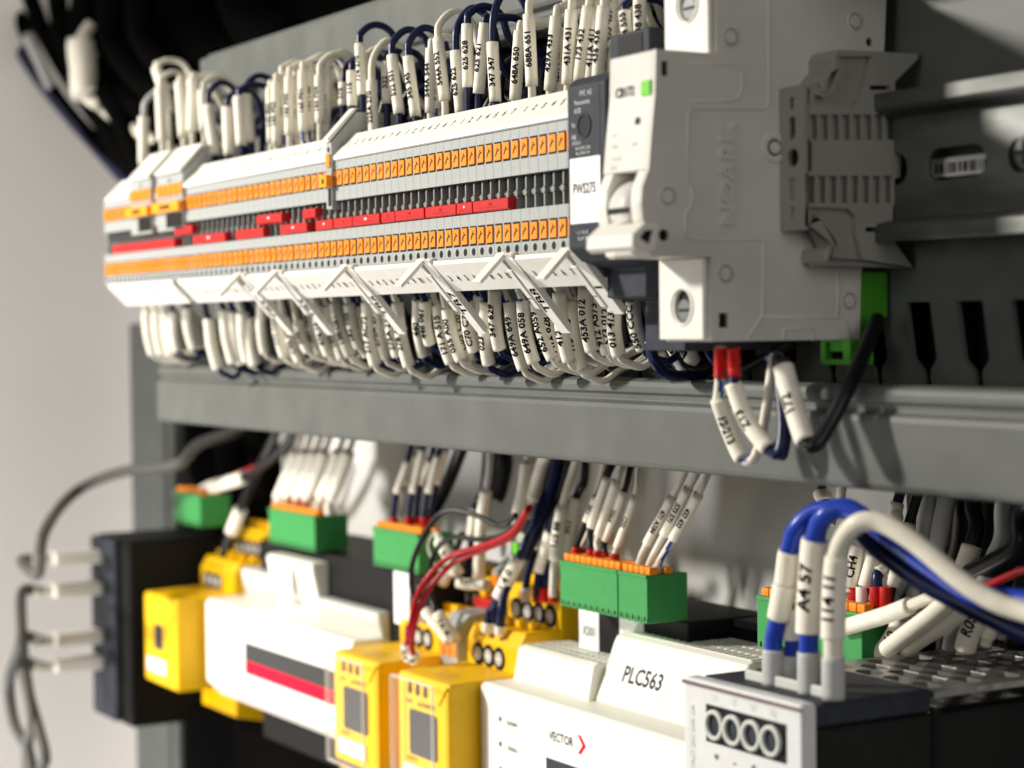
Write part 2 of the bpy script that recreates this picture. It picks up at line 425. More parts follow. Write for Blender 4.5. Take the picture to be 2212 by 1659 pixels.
# marker strips, upper and lower (ten tags each)
def strip(x0, x1, side, label, start=1, org=None):
    s = side; b = MB()
    b.prism('x', [(-.15,18.55*s),(7.3,26.0*s),(8.0,28.2*s),(7.0,28.2*s),(-1.2,20.0*s),(-1.2,18.8*s)], x0+.15, x1-.15, 'white')
    k = start; x = x1-PITCH/2-.4
    xs = []
    while x > x0+1: xs.append(x); x -= PITCH
    for j, x in enumerate(reversed(xs)):
        nrm = V((0,-.707,.707*s)); o = V((x, 3.05, 24.3*s))+nrm*.06+V((0,-.12,0))
        b.text(str((start+j-1) % 10+1), 3.3, o, (1,0,.12) if s > 0 else (1,0,-.1), (0, .707*s, .707), 'inkg' if s > 0 else 'ink', .85)
    o = b.build('marker_strip', bevel=.18, origin=(x0,0,20*s))
    tag(o, label, 'marker strip', 'white numbered marker strips')
    return o
x1 = 7.2
edges = [x1-.2, P(1096,300,y=-1).x, P(965,300,y=-1).x, P(846,330,y=-1).x, P(721,350,y=-1).x]
lab = ['upper white numbered marker strip that ends at the dark module', 'upper white marker strip, second to the left of the dark module', 'upper white marker strip, third to the left of the dark module', 'short upper white marker strip just right of the raised grey block']
for k in range(4): strip(edges[k+1], edges[k], 1, lab[k], 1)
el = [tall_x-.2, tall_x-54, tall_x-108, P(396,420,y=-1).x]
for k, l in enumerate(['upper white marker strip just left of the raised grey block', 'upper white marker strip, second to the left of the raised block', 'blurred upper white marker strip starting at the raised block group']): strip(el[k+1], el[k], 1, l, 1)
strip(P(232,455,y=0).x, P(283,440,y=0).x, 1, 'blurred upper white marker at the far left end of the row')

# red plug-in jumpers: (px0,px1, y centre px at middle, upper?)
def jumper(px0, px1, row, label):
    zc = 1.6 if row else -3.0
    x0 = P(px0, 470, y=-2).x; x1 = P(px1, 450, y=-2).x
    b = MB().prism('x', [(-1.2,zc-1.55),(-1.2,zc+1.3),(-.6,zc+1.6),(9,zc+1.6),(9,zc-1.9),(-.6,zc-1.9)], x0, x1, 'red')
    b.box(x0+(x1-x0)*.18, x0+(x1-x0)*.82, -1.3, -1.2, zc-.9, zc-.7, 'cred')
    b.box(x0+(x1-x0)*.46, x0+(x1-x0)*.54, -1.35, -1.2, zc-.2, zc+.5, 'paper' if rnd.random() < .4 else 'cred')
    o = b.build('plug_in_jumper', bevel=.2, origin=(x0,-1,zc)); tag(o, label, 'jumper bridge', 'red plug-in jumpers in the terminal row')
J = [(1017,1092,0,'longest sharp red jumper, nearest the dark module'),(982,1014,0,'short red jumper with white dot, second from the dark module'),
 (914,979,0,'long red jumper, third from the dark module'),(849,910,0,'long red jumper, fourth from the dark module'),(819,847,0,'short red jumper, fifth from the dark module'),
 (757,814,0,'red jumper, sixth from the dark module'),(716,755,0,'short red jumper, seventh from the dark module'),(677,713,0,'short red jumper below the raised amber cap block'),
 (600,657,0,'red jumper in the lower jumper row, left of the amber cap block'),(649,676,1,'short red jumper in the upper jumper row beside the amber cap block'),(549,603,1,'long red jumper in the upper jumper row, left half'),
 (504,563,0,'slightly blurred red jumper in the lower jumper row'),(412,480,0,'blurred red jumper in the lower jumper row, left half'),(372,409,1,'blurred red jumper raised above its neighbours, far left'),(238,371,0,'longest blurred red jumper at the far left end')]
for j in J: jumper(*j)

# lower strips and group marker plates
ap = [525, 605, 755, 922, 1096, 1236]
apx = [P(a, 600-(a-525)*.078, y=0).x for a in ap]
names = ['TB3','TB5','TB6','TB7','TB8','1']
lows = ['lower white marker strip between plates TB3 and TB5','lower white marker strip between plates TB5 and TB6','lower white marker strip between plates TB6 and TB7','lower white marker strip between plates TB7 and TB8','lower white numbered marker strip right of plate TB8, ending under the dark module']
for k in range(5):
    strip(apx[k]+3.5, apx[k+1]-1.5, -1, lows[k], 2)
strip(P(240,620,y=0).x, P(378,610,y=0).x, -1, 'blurred lower white marker strip at the far left end')
strip(P(390,610,y=0).x, P(512,602,y=0).x, -1, 'blurred lower white marker strip left of plate TB3')
for k, (x, n) in enumerate(zip(apx, names)):
    t = thing('group_marker', 'slanted white group marker plate printed %s under the terminal row' % n if k < 5 else 'slanted white marker plate printed 1 under the dark module', 'marker plate', (x,0,-19), 'slanted group marker plates')
    L = 29 if k < 5 else 22
    def sl_map(a, b, h, x=x):     # a along the slant, b thickness, h along x
        u = V((0,.66,-.751)); n_ = V((0,-.751,-.66)); return V((x,-.6,-18.6))+u*a+n_*b+V((h,0,0))
    b = MB()
    b.prism('x', [(-1,0),(L,0),(L+1,.5),(L+1,1.0),(-1.2,1.0)], 0, 5.4, 'white', mp=lambda a, b_, h: sl_map(a, b_, h))
    b.prism('x', [(-1,-.6),(L,-.6),(L,1.5),(-1,1.5)], 5.4, 5.9, 'white', mp=lambda a, b_, h: sl_map(a, b_, h))
    u = V((0,.66,-.751)); n_ = V((0,-.751,-.66))
    o = V((x+2.7,-.6,-18.6))+u*(L*.58)+n_*1.08
    b.text(n, 6.0, o, -u, (-1,0,0) if False else V((-1,0,0)), 'ink', .95)
    b.build('label_plate', t, .15)
    b = MB()
    f = lambda a, b_, h, x=x: V((x,-.4,-18.4))+V((0,-.72,-.69))*a+V((0,-.69,.72))*b_+V((h,0,0))
    b.prism('x', [(0,0),(12.5,0),(12.5,1.1),(0,1.3)], -3.8, 1.2, 'white', mp=f)
    b.build('hinge_arm', t, .2)
    b = MB()
    f2 = lambda a, b_, h, x=x: V((x-3,2.0,-22.5))+V((0,.66,-.751))*a+V((0,-.751,-.66))*b_+V((h,0,0))
    b.prism('x', [(0,-.5),(15,-.5),(16,.2),(15,.8),(0,.8)], 0, 2.4, 'white', mp=f2)
    b.prism('x', [(3,-4),(4.2,-4),(4.2,0),(3,0)], 0, 2.4, 'white', mp=f2); b.prism('x', [(8,-4),(9.2,-4),(9.2,0),(8,0)], 0, 2.4, 'white', mp=f2)
    b.text('1', 2.4, f2(11, .9, 1.2), V((0,-.66,.751)), V((-1,0,0)), 'inkg')
    b.build('clamp_foot', t, .15)

# ================================================================ upper row of wires
def A1(x, y): return (174.4+.3153*x, .3153*y)
def A2(x, y): return (697.6+.3153*x, .3153*y)
def A3(x, y): return (1177.2+.3154*x, .3154*y)
# (crop fn, top x,y, bottom x,y, cable, text, loop height mm, plane y)
UP = [
 (A1,430,800,430,1130,'cgrey','',0,16),(A1,545,600,560,965,'cwhite','',7,14),(A1,520,470,600,760,'cwhite','',4,20),(A1,680,560,705,940,'cwhite','',2,15),(A1,770,530,765,900,'cwhite','',1,17),(A1,840,620,850,900,'cwhite','',6,19),
 (A1,872,725,920,1070,'navy','',10,13),(A1,1005,735,1020,1065,'navy','',7,13),(A1,1085,660,1105,1000,'navy','',5,14),(A1,1130,650,1160,980,'navy','',8,17),
 (A1,1300,600,1308,980,'cwhite','143 P03',3,16),(A1,1338,560,1342,1000,'cwhite','165 P03',3,12),(A1,1378,512,1402,925,'stripe','165 P07',5,15),(A1,1430,520,1432,925,'cwhite','166 P00',5,12),(A1,1470,530,1487,940,'cwhite','165 132',4,15),
 (A1,1522,480,1528,905,'stripe','165 P01',4,13),(A1,1572,465,1575,892,'stripe','165 P08',5,16),(A1,1637,515,1640,840,'cwhite','165 P04',8,14),(A1,1690,520,1675,930,'cwhite','165 P09',9,17),
 (A1,1802,565,1800,720,'navy','275',9,18),(A1,1858,485,1862,725,'navy','115',6,14),(A1,1912,300,1932,650,'navy','774 270',7,12),
 (A2,292,440,290,900,'stripe','225',6,16),(A2,334,552,350,925,'cwhite','225A 270',14,12),(A2,438,420,440,710,'navy','522',4,17),(A2,474,380,522,782,'navy','522 531',9,12),(A2,585,390,637,802,'navy','345 345',10,13),
 (A2,742,330,738,772,'cwhite','544A 544',4,16),(A2,775,450,782,745,'stripe','545 545',4,18),(A2,790,265,835,690,'cwhite','544A 552',9,12),
 (A2,910,350,945,780,'navy','625 622',14,13),(A2,990,165,995,600,'navy','625 628',6,13),(A2,1112,155,1068,640,'navy','625 621',2,14),(A2,1162,290,1182,700,'navy','347 347',17,12),
 (A2,1350,210,1318,685,'cwhite','648A 650',3,15),(A2,1412,100,1432,590,'cwhite','688A 651',8,12),(A2,1600,110,1556,620,'cwhite','429A 433',4,15),(A2,1628,250,1612,650,'cwhite','429A 430',2,18),(A2,1704,65,1678,580,'cwhite','431A 431',8,12),
 (A2,1822,40,1755,560,'cwhite','173 432',4,14),(A2,1880,60,1825,600,'cwhite','411A 411',5,16),(A2,1925,40,1880,600,'cwhite','436 436',4,13),
 (A3,470,20,452,330,'cwhite','435 437',4,16),(A3,548,80,578,330,'navy','554 555',4,15),(A3,610,-20,615,330,'cwhite','',3,20),(A3,650,-30,655,330,'cwhite','438 438',3,17),
]
for k, (fn, tx, ty, bx, by, cm, txt, lh, yw) in enumerate(UP):
    a = P(*fn(tx, ty), y=yw); b = P(*fn(bx, by), y=yw)
    stripe = None; m = cm
    if cm == 'stripe': m, stripe = 'cwhite', 'stripe'
    r = 1.25; dx = rnd.uniform(.5, 3)
    pts = [V((b.x, yw+1, 20)), V((b.x, yw, min(b.z-1.5, 26))), b, a]
    if lh > 0:
        pts += [a+V((-.1,1.2,lh*.62)), a+V((dx*.5,6,lh)), a+V((dx,12,lh*.62)), a+V((dx+1,16,-6)), V((a.x+dx+2, 42, min(a.z-14, 44)))]
    else: pts += [a+V((0,2,8)), a+V((1,12,14)), a+V((0,30,12)), a+V((0,44,8))]
    lb = ('%s wire in a cream sleeve%s above the terminals, %s from left' % ({'cwhite':'white','navy':'navy','cgrey':'grey'}.get(m, m) if not stripe else 'blue-striped', (' printed '+txt) if txt else '', nth(k+1)))
    wire(lb, pts, r, m, [(2, 3, 2.4 if (fn is A1 and tx < 1200) else 1.9, txt, True)], 'sleeved wires above the terminals', stripe)
# darker tangle behind them
for k in range(80):
    x = -340+k*4.3+rnd.uniform(-2, 2); yb = rnd.uniform(26, 40); h = rnd.uniform(32, 50)
    m = rnd.choice(['cblack','navy','cblack','cblack','cblack'])
    pts = [V((x, yb, 20)), V((x+rnd.uniform(-3,3), yb, h-8)), V((x+2, yb+3, h)), V((x+rnd.uniform(3,9), yb+8, h-6)), V((x+rnd.uniform(-4,10), 48, rnd.uniform(24, 34)))]
    wire('%s unsleeved wire in the tangle behind the upper sleeves' % {'cblack':'black','navy':'navy','cwhite':'white'}[m], pts, 1.3, m, group='unsleeved %s wires behind the upper sleeves' % {'cblack':'black','navy':'navy','cwhite':'white'}[m])

# ================================================================ lower row of wires
def B5(x, y): return (174.4+.3153*x, 436+.3153*y)
def B6(x, y): return (697.6+.2891*x, 392.4+.2891*y)
def B7(x, y): return (1177.2+.3417*x, 436+.3417*y)
LO = [
 (B5,455,750,500,1040,'cwhite','',26,'s'),(B5,520,760,560,1040,'cwhite','',24,'s'),(B5,590,750,625,1045,'cwhite','',27,'s'),(B5,640,750,665,1020,'navy','',29,'s'),(B5,730,720,780,1000,'navy','',24,'s'),(B5,770,780,820,1000,'navy','',28,'s'),
 (B5,880,800,945,1140,'navy','',22,'s'),(B5,985,740,1050,1100,'navy','',24,'s'),(B5,1050,750,1100,1110,'navy','',27,'s'),(B5,1110,760,1150,1090,'cwhite','',25,'s'),(B5,1160,790,1200,1110,'navy','',28,'s'),
 (B5,1240,690,1262,1030,'cwhite','',24,'s'),(B5,1328,700,1398,1060,'cwhite','171 123',22,'s'),(B5,1400,800,1505,1095,'stripe','C95 395',25,'s'),(B5,1490,820,1562,1022,'cwhite','395',22,'s'),(B5,1550,690,1635,1040,'cwhite','381 185',26,'s'),(B5,1615,720,1702,1050,'cwhite','476 184',22,'s'),(B5,1690,720,1795,1075,'stripe','185 165',26,'s'),(B5,1740,690,1850,1060,'cwhite','150 C51',22,'g'),
 (B5,1838,700,1912,1000,'cgrey','282 105',22,'g'),(B6,250,935,340,1300,'navy','211 171',26,'s'),(B6,328,900,392,1370,'cwhite','217 AC72',22,'s'),(B6,400,890,468,1320,'cwhite','275A 27',25,'s'),(B6,458,900,500,1210,'teal','27 1A',27,'s'),(B6,500,930,560,1300,'navy','275A 275',24,'s'),(B6,556,905,645,1380,'cwhite','278 A21',22,'s'),
 (B6,712,880,752,1300,'navy','440',26,'s'),(B6,765,890,802,1210,'navy','446 061',22,'s'),(B6,855,920,960,1355,'cwhite','171 A 515',26,'s'),(B6,930,950,1037,1335,'cwhite','055 A00',22,'s'),(B6,1018,900,1108,1340,'cwhite','C05 C20',26,'s'),(B6,1075,900,1135,1265,'navy','C70 C70',23,'s'),
 (B6,1170,850,1205,1270,'navy','025',27,'s'),(B6,1222,895,1240,1360,'navy','023 029',23,'s'),(B6,1285,800,1322,1250,'navy','347 629',22,'s'),(B6,1395,900,1502,1400,'stripe','649A 649',26,'s'),(B6,1492,890,1578,1350,'stripe','649A 058',22,'s'),
 (B6,1590,900,1722,1325,'cwhite','652 A059',25,'s'),(B6,1680,950,1765,1335,'cwhite','A12 828',28,'s'),(B6,1765,830,1842,1340,'cwhite','412 412',22,'s'),(B6,1850,890,1932,1400,'cwhite','413 413',26,'s'),(B7,190,595,235,950,'cgrey','414 413',28,'s'),(B6,1958,790,2012,1260,'cwhite','453A 012',22,'s'),
 (B7,330,575,400,955,'cwhite','912 A573',26,'s'),(B7,400,600,430,955,'cwhite','573 012',28,'s'),(B7,442,622,468,965,'cwhite','013 413',22,'s'),(B7,555,625,622,928,'navy','550 CCC',24,'s'),
]
for k, (fn, tx, ty, bx, by, cm, txt, yw, sm) in enumerate(LO):
    a = P(*fn(tx, ty), y=yw); b = P(*fn(bx, by), y=yw)
    # keep the image slope but let the lower end sink back a little
    b2 = P(*fn(bx, by), y=min(yw+4, 31))
    stripe = None; m = cm
    if cm == 'stripe': m, stripe = 'cwhite', 'stripe'
    mid = (a+b2)*.5+V((-.3,-.8,0))
    d = (b2-mid).normalized()
    rs_ = 2.7 if (fn is B5 and tx < 1180) else 2.2
    pts = [V((a.x-.5, yw-3, -20)), V((a.x-.2, yw-1, min(a.z+2, -26))), a, mid, b2, b2+d*2.6+V((.4,2.0,0)), b2+d*3.6+V((1.5+rnd.uniform(0,1),6,-.3)), b2+d*2.0+V((3,13,1.5)), V((b2.x+3+rnd.uniform(0,3), 56, b2.z+4))]
    for q in pts[5:]:
        q.z = max(q.z, -62 if q.y < 38 else -53)
    lb = ('%s wire in a %s sleeve%s below the terminals, %s from left' % ({'cwhite':'white','navy':'navy','cgrey':'grey','teal':'green'}.get(m, m) if not stripe else 'blue-striped', 'cream' if sm == 's' else 'greyish', (' printed '+txt) if txt else '', nth(k+1)))
    wire(lb, pts, 1.15, m, [(2, 4, rs_, txt, False)], 'sleeved wires below the terminals', stripe, smat='sleeve' if sm == 's' else 'sleeve2')
for k in range(34):
    x = -330+k*10.6+rnd.uniform(-3, 3); yb = rnd.uniform(34, 44)
    m = rnd.choice(['cblack','navy','cblack','cblack'])
    pts = [V((x, yb-6, -22)), V((x+rnd.uniform(-2,3), yb, -36)), V((x+3, yb+2, -48)), V((x+rnd.uniform(6,12), yb+4, -53)), V((x+16, 53, rnd.uniform(-52, -42)))]
    nm = {'cblack':'black','navy':'navy','cwhite':'white'}[m]
    wire('%s unsleeved wire in the tangle behind the lower sleeves' % nm, pts, 1.3, m, group='unsleeved %s wires behind the lower sleeves' % nm)

# ================================================================ dark module PWS275
t = thing('relay_module', 'dark blue-grey relay module with white PWS275 sticker beside the breaker', 'relay module', (7.5,-4.5,0))
prof = [(-4.5,26.2),(-2.0,28.6),(9.9,31.5),(9.9,41.5),(27.8,42),(27.8,54),(60,54),(60,18),(46,18),(46,-18),(60,-18),(60,-47),(20.8,-47),(20.8,-33),(8,-32),(8,-24),(-.5,-21.8),(-4.5,-18.4)]
MB().prism('x', prof, 7.6, 27.2, 'dark').build('housing', t, .5)
b = MB().cyl((16.6,-4.6,15.0), (0,-1,0), 2.9, .06, 'black', 24); b.ring((16.6,-4.56,15.0), (0,-1,0), 2.9, 3.5, .35, 'dark'); b.build('adjuster_hole', t)
b = MB().prism('y', rrect(8.6,24.4,-13.2,27.4-1.8,.4), -4.6, -4.55, 'dark')
def ln(b, s, x, z, size, m='inkw', y=-4.66, sx=.8): b.text(s, size, (x, y, z), (1,0,0), (0,0,1), m, sx)
ln(b,'PVC  AG',17.5,24.0,2.0); ln(b,'Thermoschutz',15.5,21.6,1.7); ln(b,'AUSS',13.2,19.4,1.9); ln(b,'Vo',11.0,15.6,2.0); ln(b,'Adj',11.2,12.4,2.0); ln(b,'IN 0.5 A',12.6,10.6,1.5); ln(b,'Min.125VAC 12,8A',15.8,9.1,1.2); ln(b,'Max.125VAC 10A',15.8,7.7,1.2)
b.build('printed_front', t)
b = MB().prism('y', rrect(9.2,24.6,-11.6,6.4,.3), -4.78, -4.68, 'paper'); b.text('PWS275', 4.0, (16.6,-4.82,-2.0), (1,0,0), (0,0,1), 'inkg', .84); b.build('name_sticker', t)
b = MB(); ln(b,'1  2  3  IN 125',15,-14.0,1.3,y=-4.6); ln(b,'Typ 4,5  W',15,-15.6,1.3,y=-4.6); ln(b,'Adj',20,-17.2,1.3,y=-4.6); b.build('printed_foot', t)
MB().cyl((17.3,20.7,-41), (0,-1,0), 3.0, .1, 'black', 24).build('clamp_opening', t); MB().box(12,24,9.7,9.9,34.5,40.5,'black').build('test_opening', t); MB().cyl((20,27.7,47.5),(0,-1,0),3.2,.1,'black',24).build('clamp_opening', t)

# ================================================================ miniature circuit breaker
x0, x1 = 39.4, 60.7
t = thing('circuit_breaker', 'light grey one pole circuit breaker with toggle lever and green mark', 'circuit breaker', (x0,-12,0))
nose = [(-11,30),(-11.4,19),(-12.6,9),(-13.6,-.4),(-6,-.4),(-2,-6),(-2,-14),(-6,-19.5),(-13.4,-19.5),(-13.2,-21.6),(-12,-22.4),(5.6,-22.4),(5.2,-43.2),(6,-44.2),(54.8,-44.2),(55.4,-26),(58,-20),(44,-18),(44,18),(58,20),(64,34),(65,50),(8,50),(7.9,30)]
MB().prism('x', nose, x0, x1-1.2, 'mcb').build('case', t, .4)
# side shell with real openings
def yz(px, py, x=x1): q = P(px, py, x=x); return (q.y, q.z)
cheek = [(-13.6,-.4),(-14.4,-2.2),(-15.6,-5),(-16.0,-9),(-15.6,-13),(-14.4,-16.4),(-13.2,-17.2),(-13.4,-21.6),(-12.4,-22.4)]
side = [(-11,30),(-11.4,19),(-12.6,9)]+cheek+[(5.6,-22.4),(5.2,-43.2),(6,-44.2),(54.8,-44.2),(55.4,-26),(58,-20),(44,-18),(44,18),(58,20),(64,34),(65,50),(8,50),(7.9,30)]
def hole_c(px, py, r): c = yz(px, py); return circ(c[0], c[1], r, 24)
c1 = yz(1436,148); c2_ = yz(1563,692)
holes = [hole_c(1434,508,1.55), [(c1[0]-1,c1[1]-1.9),(c1[0]+1,c1[1]-1.9),(c1[0]+1,c1[1]+1.9),(c1[0]-1,c1[1]+1.9)],
         [(c2_[0]-1.5,c2_[1]-1.9),(c2_[0]+1.5,c2_[1]-1.9),(c2_[0]+1.5,c2_[1]+1.9),(c2_[0]-1.5,c2_[1]+1.9)], hole_c(1878,91,1.2)]
b = MB().prism('x', side, x1-1.2, x1, 'mcb', holes)
b.build('side_shell', t)
for h in holes:
    bb = MB(); ys = [q[0] for q in h]; zs = [q[1] for q in h]; bb.box(x1-1.15, x1-1.05, min(ys)-.2, max(ys)+.2, min(zs)-.2, max(zs)+.2, 'black'); bb.build('dark_recess', t)
for px, py, r in ((1578,80,2.35),(1442,424,2.3),(1567,591,2.3),(1847,46,2.3),(1834,650,2.3)):
    b = MB(); c = yz(px, py); b.cyl((x1, c[0], c[1]), (1,0,0), r*.82, .45, 'mcb', 28, r*.7); b.ring((x1-.1, c[0], c[1]), (1,0,0), r*.86, r*.93, .13, 'black', 28); b.ring((x1-.1, c[0], c[1]), (1,0,0), r*.95, r*1.12, .35, 'mcb', 28); b.build('rivet', t)
c = yz(1671,319)
b = MB().ring((x1-.1, c[0], c[1]), (1,0,0), 2.4, 4.0, .6, 'mcb', 32); b.cyl((x1, c[0]+.3, c[1]), (1,0,0), 1.6, .5, 'mcb', 24); b.ring((x1-.1, c[0]+.3, c[1]), (1,0,0), 1.7, 2.2, .18, 'black', 28); b.build('pivot_boss', t, .15)
# raised panels on the side
def yzp(l): return [yz(*q) for q in l]
b = MB()
def rl(pts, closed=False, r=.36):
    pl = [V((x1+.02, a, z)) for a, z in yzp(pts)]
    if closed: pl.append(pl[0])
    b.tube(pl, r, 'mcb', 8)
def arc(cx, cy, r, a0, a1, n=8): return [(cx+r*math.cos(math.radians(a0+(a1-a0)*k/n)), cy+r*math.sin(math.radians(a0+(a1-a0)*k/n))) for k in range(n+1)]
rl([(1488,136),(1560,138)]+arc(1574,168,28,-80,0)+arc(1574,190,28,0,90)+[(1488,218)])
rl([(1660,-10),(1660,218)]+arc(1645,222,14,0,90)+[(1500,235)]+arc(1498,247,12,-90,-180)+[(1484,400)]+arc(1440,424,56,-25,45)+[(1481,500),(1480,517)])
rl([(1481,517),(1636,518)]+arc(1638,530,12,-90,0)+[(1647,682),(1612,733)])
rl([(1648,684),(1806,686),(1822,690),(1840,737)]); rl([(1810,590),(1809,690)]); rl([(1692,736),(1692,712),(1756,712),(1756,736)])
b.build('moulded_line', t)
# embossed lettering, reading upwards
c = yz(1568, 376); b = MB().text('NOARK', 6.1, (x1+.8, c[0], c[1]), (0,0,1), (0,-1,0), 'mcb', 1.22)
r_ = bmesh.ops.extrude_face_region(b.bm, geom=list(b.bm.faces)); 
for v in [g for g in r_['geom'] if isinstance(g, bmesh.types.BMVert)]: v.co.x = x1-.1
b.build('embossed_lettering', t)
# front: upper sticker face, texts
b = MB()
def fy(z): return -11-.04*(30-z)-.15 if z > 19 else (-11.45-(19-z)*.12-.15)
b.text('CB172', 3.5, (x0+7.6, fy(21), 20.6), (1,0,.0), (0,0,1), 'inkg', .9)
b.build('printed_name', t)
MB().box(x0+15.6, x0+19.6, -11.9, -11.2, 18.6, 22.4, 'lgreen').build('green_mark', t, .1)
b = MB().cyl((x0+14.6,-12.0,12.2),(0,-1,0),1.25,.3,'black',20); b.build('indicator_hole', t)
b = MB()
for k, (s_, x_, z_, q) in enumerate((('C10',4,9.4,1.6),('240V~',5,6.6,1.4),('6000',14,6.6,1.4),('IEC60898',6,3.4,1.2),('Ex9B',5,1.2,1.5))):
    b.text(s_, q, (x0+x_, -12.62-(9.4-z_)*.115, z_), (1,0,0), (0,0,1), 'lgrey', .9)
b.build('printed_rating', t)
# toggle
for (xa, xb) in ((x0, x0+4.6),): MB().prism('x', cheek+[(-2,-22.4),(-2,-.4)], xa+.6, xb+.6, 'mcbf').build('toggle_cheek', t, .5)
MB().prism('x', cheek[:7]+[(-8,-17.2),(-4,-9),(-8,-.4)], x1-5.0, x1-1.25, 'mcbf').build('toggle_cheek', t, .5)
tg = MB().cyl((x0+5.2,-8,-9.6), (1,0,0), 7.4, x1-5.1-x0-5.3, 'mcb', 32); tg = tg.build('toggle_barrel', t)
MB().box(x0+4, x1-6.2, -15.6, -15.0, -11.0, -9.6, 'black').build('barrel_slot', tg)
lv = MB().prism('x', [(-12,-11.5),(-15.5,-12.5),(-21,-15.5),(-22,-19.5),(-18,-20.5),(-12,-16)], x0+9.5, x1-6.4, 'mcbf')
lv.prism('x', [(-17.5,-14.6),(-21.5,-14.4),(-25.2,-17.4),(-25.4,-20.4),(-24,-21.4),(-18.5,-21.0)], x0+10.2, x1+9.8, 'mcbf')
lv.prism('x', [(-19.3,-16.2),(-21.6,-16.4),(-23.2,-18.2),(-20.6,-19.8)], x1+9.8, x1+9.9, 'black')
lv.build('toggle_lever', t, .35)
# terminal screw openings in the upper and lower tier
for nm, z0, z1_, zc in (('upper', 29.8, 52, 44.0), ('lower', -43.6, -22.6, -35.0)):
    yy = 7.8 if nm == 'upper' else 5.3
    b = MB().prism('y', [(x0+.3,z0),(x1-1.3,z0),(x1-1.3,z1_),(x0+.3,z1_)], yy-1.6, yy-.1, 'mcbf', [circ(x0+10.8, zc, 3.7, 28, 1.18)])
    b.build('terminal_front', t, .4)
    b = MB().cyl((x0+10.8, yy-.2, zc), (0,-1,0), 4.3, .1, 'black', 28); b.cyl((x0+10.6, yy-.25, zc-1), (0,-1,0), 2.9, .6, 'steel', 24); b.box(x0+8.2, x0+13.2, yy-1.0, yy-.8, zc-1.3, zc-.6, 'black'); b.build('clamp_screw', t)
    MB().ring((x0+10.8, yy-1.4, zc), (0,-1,0), 4.6, 5.1, .5, 'mcbf', 32).build('screw_rim', t)

# ================================================================ end stop (right of the breaker)
xe, xw = 62.2, 70.6
t = thing('end_stop', 'grey plastic rail end stop with ribbed windows, clamped beside the breaker', 'end clamp', (xe,28,0))
def E4(x, y): return (1613.2+.3679*x, .3679*y)
def ez(x, y): q = P(*E4(x, y), x=xw); return (q.y, q.z)
out = [(375,520),(400,480),(430,520),(455,550),(480,530),(545,400),(520,370),(515,335),(540,292),(1005,315),(1005,345),(870,480),(880,660),(880,700),(880,830),(905,845),(902,1040),(868,1050),(868,1190),(860,1215),(850,1395),(975,1570),(470,1558),(480,1500),(500,1470),(520,1440),(440,1290),(400,1270),(370,1310),(350,1340),(340,1300),(350,1190),(345,1020),(385,1000),(385,840),(360,810),(360,660)]
b = MB().prism('x', [ez(*q) for q in out], xe+.6, xw-2.2, 'endst'); b.build('core_plate', t, .2)
wins = [[(385,610),(400,555),(425,560),(455,575),(505,545),(560,420),(560,380),(540,330),(735,330),(700,470),(670,580),(620,628)],
        [(370,1215),(600,1225),(645,1270),(650,1380),(685,1525),(500,1515),(505,1480),(535,1430),(465,1290),(420,1262),(375,1295)],
        rrect(722,842,502,528,10), rrect(696,818,1334,1362,10)]
for k in range(8):
    xa = 362+k*64; wins.append([(xa+4,672),(xa+56,675),(xa+58,822),(xa+8,818)])
    xb = 352+k*64; 
    if k < 8: wins.append([(xb+4,1032),(xb+52,1035),(xb+50,1195),(xb+2,1190)])
wins = [[ez(min(q[0], 868), q[1]) for q in w] for w in wins]
b = MB().prism('x', [ez(*q) for q in out], xw-2.2, xw, 'endst', wins); b.build('ribbed_face', t, .18)
MB().prism('x', wins[2], xw-2.1, xw-2.0, 'black').build('dark_slot', t); MB().prism('x', wins[3], xw-2.1, xw-2.0, 'black').build('dark_slot', t)
# front strip: faces the viewer
def fz(py): return P(*E4(300, py), y=27).z
yf = P(*E4(360, 830), x=xw).y
b = MB()
zt, zb = ez(370,500)[1], ez(360,1350)[1]
hx = (xe+xw)/2-.2; zc = ez(370,920)[1]
H = [circ(hx, zc, 2.35, 24)]
for ya, yb, w in ((560,630,.7),(680,810,1.25),(1040,1165,1.25),(1210,1280,.7)):
    za, zb_ = ez(360,ya)[1], ez(360,yb)[1]; H.append([(hx-w-.3,zb_),(hx+w-.3,zb_),(hx+w-.3,za),(hx-w-.3,za)])
b.prism('y', [(xe-1.2,zb),(xw,zb),(xw,zt),(xe-1.2,zt)], yf-1.6, yf, 'endst', H); b.build('front_strip', t, .4)
MB().box(xe-1, xw-.3, yf+.02, yf+.6, zb+1, zt-1, 'black').build('dark_cavity', t)
# hooks at top and bottom
b = MB().prism('x', [ez(*q) for q in ((520,300),(545,292),(530,345),(548,400),(500,430),(470,545),(440,540),(430,500),(470,440),(505,400),(500,340))], xe-1.5, xw+.3, 'endst'); b.build('spring_hook', t, .4); b = MB()
b.prism('x', [ez(*q) for q in ((470,1450),(500,1470),(480,1530),(460,1545),(455,1500))], xe-1.5, xw+.3, 'endst')
b.build('spring_hook', t, .4)

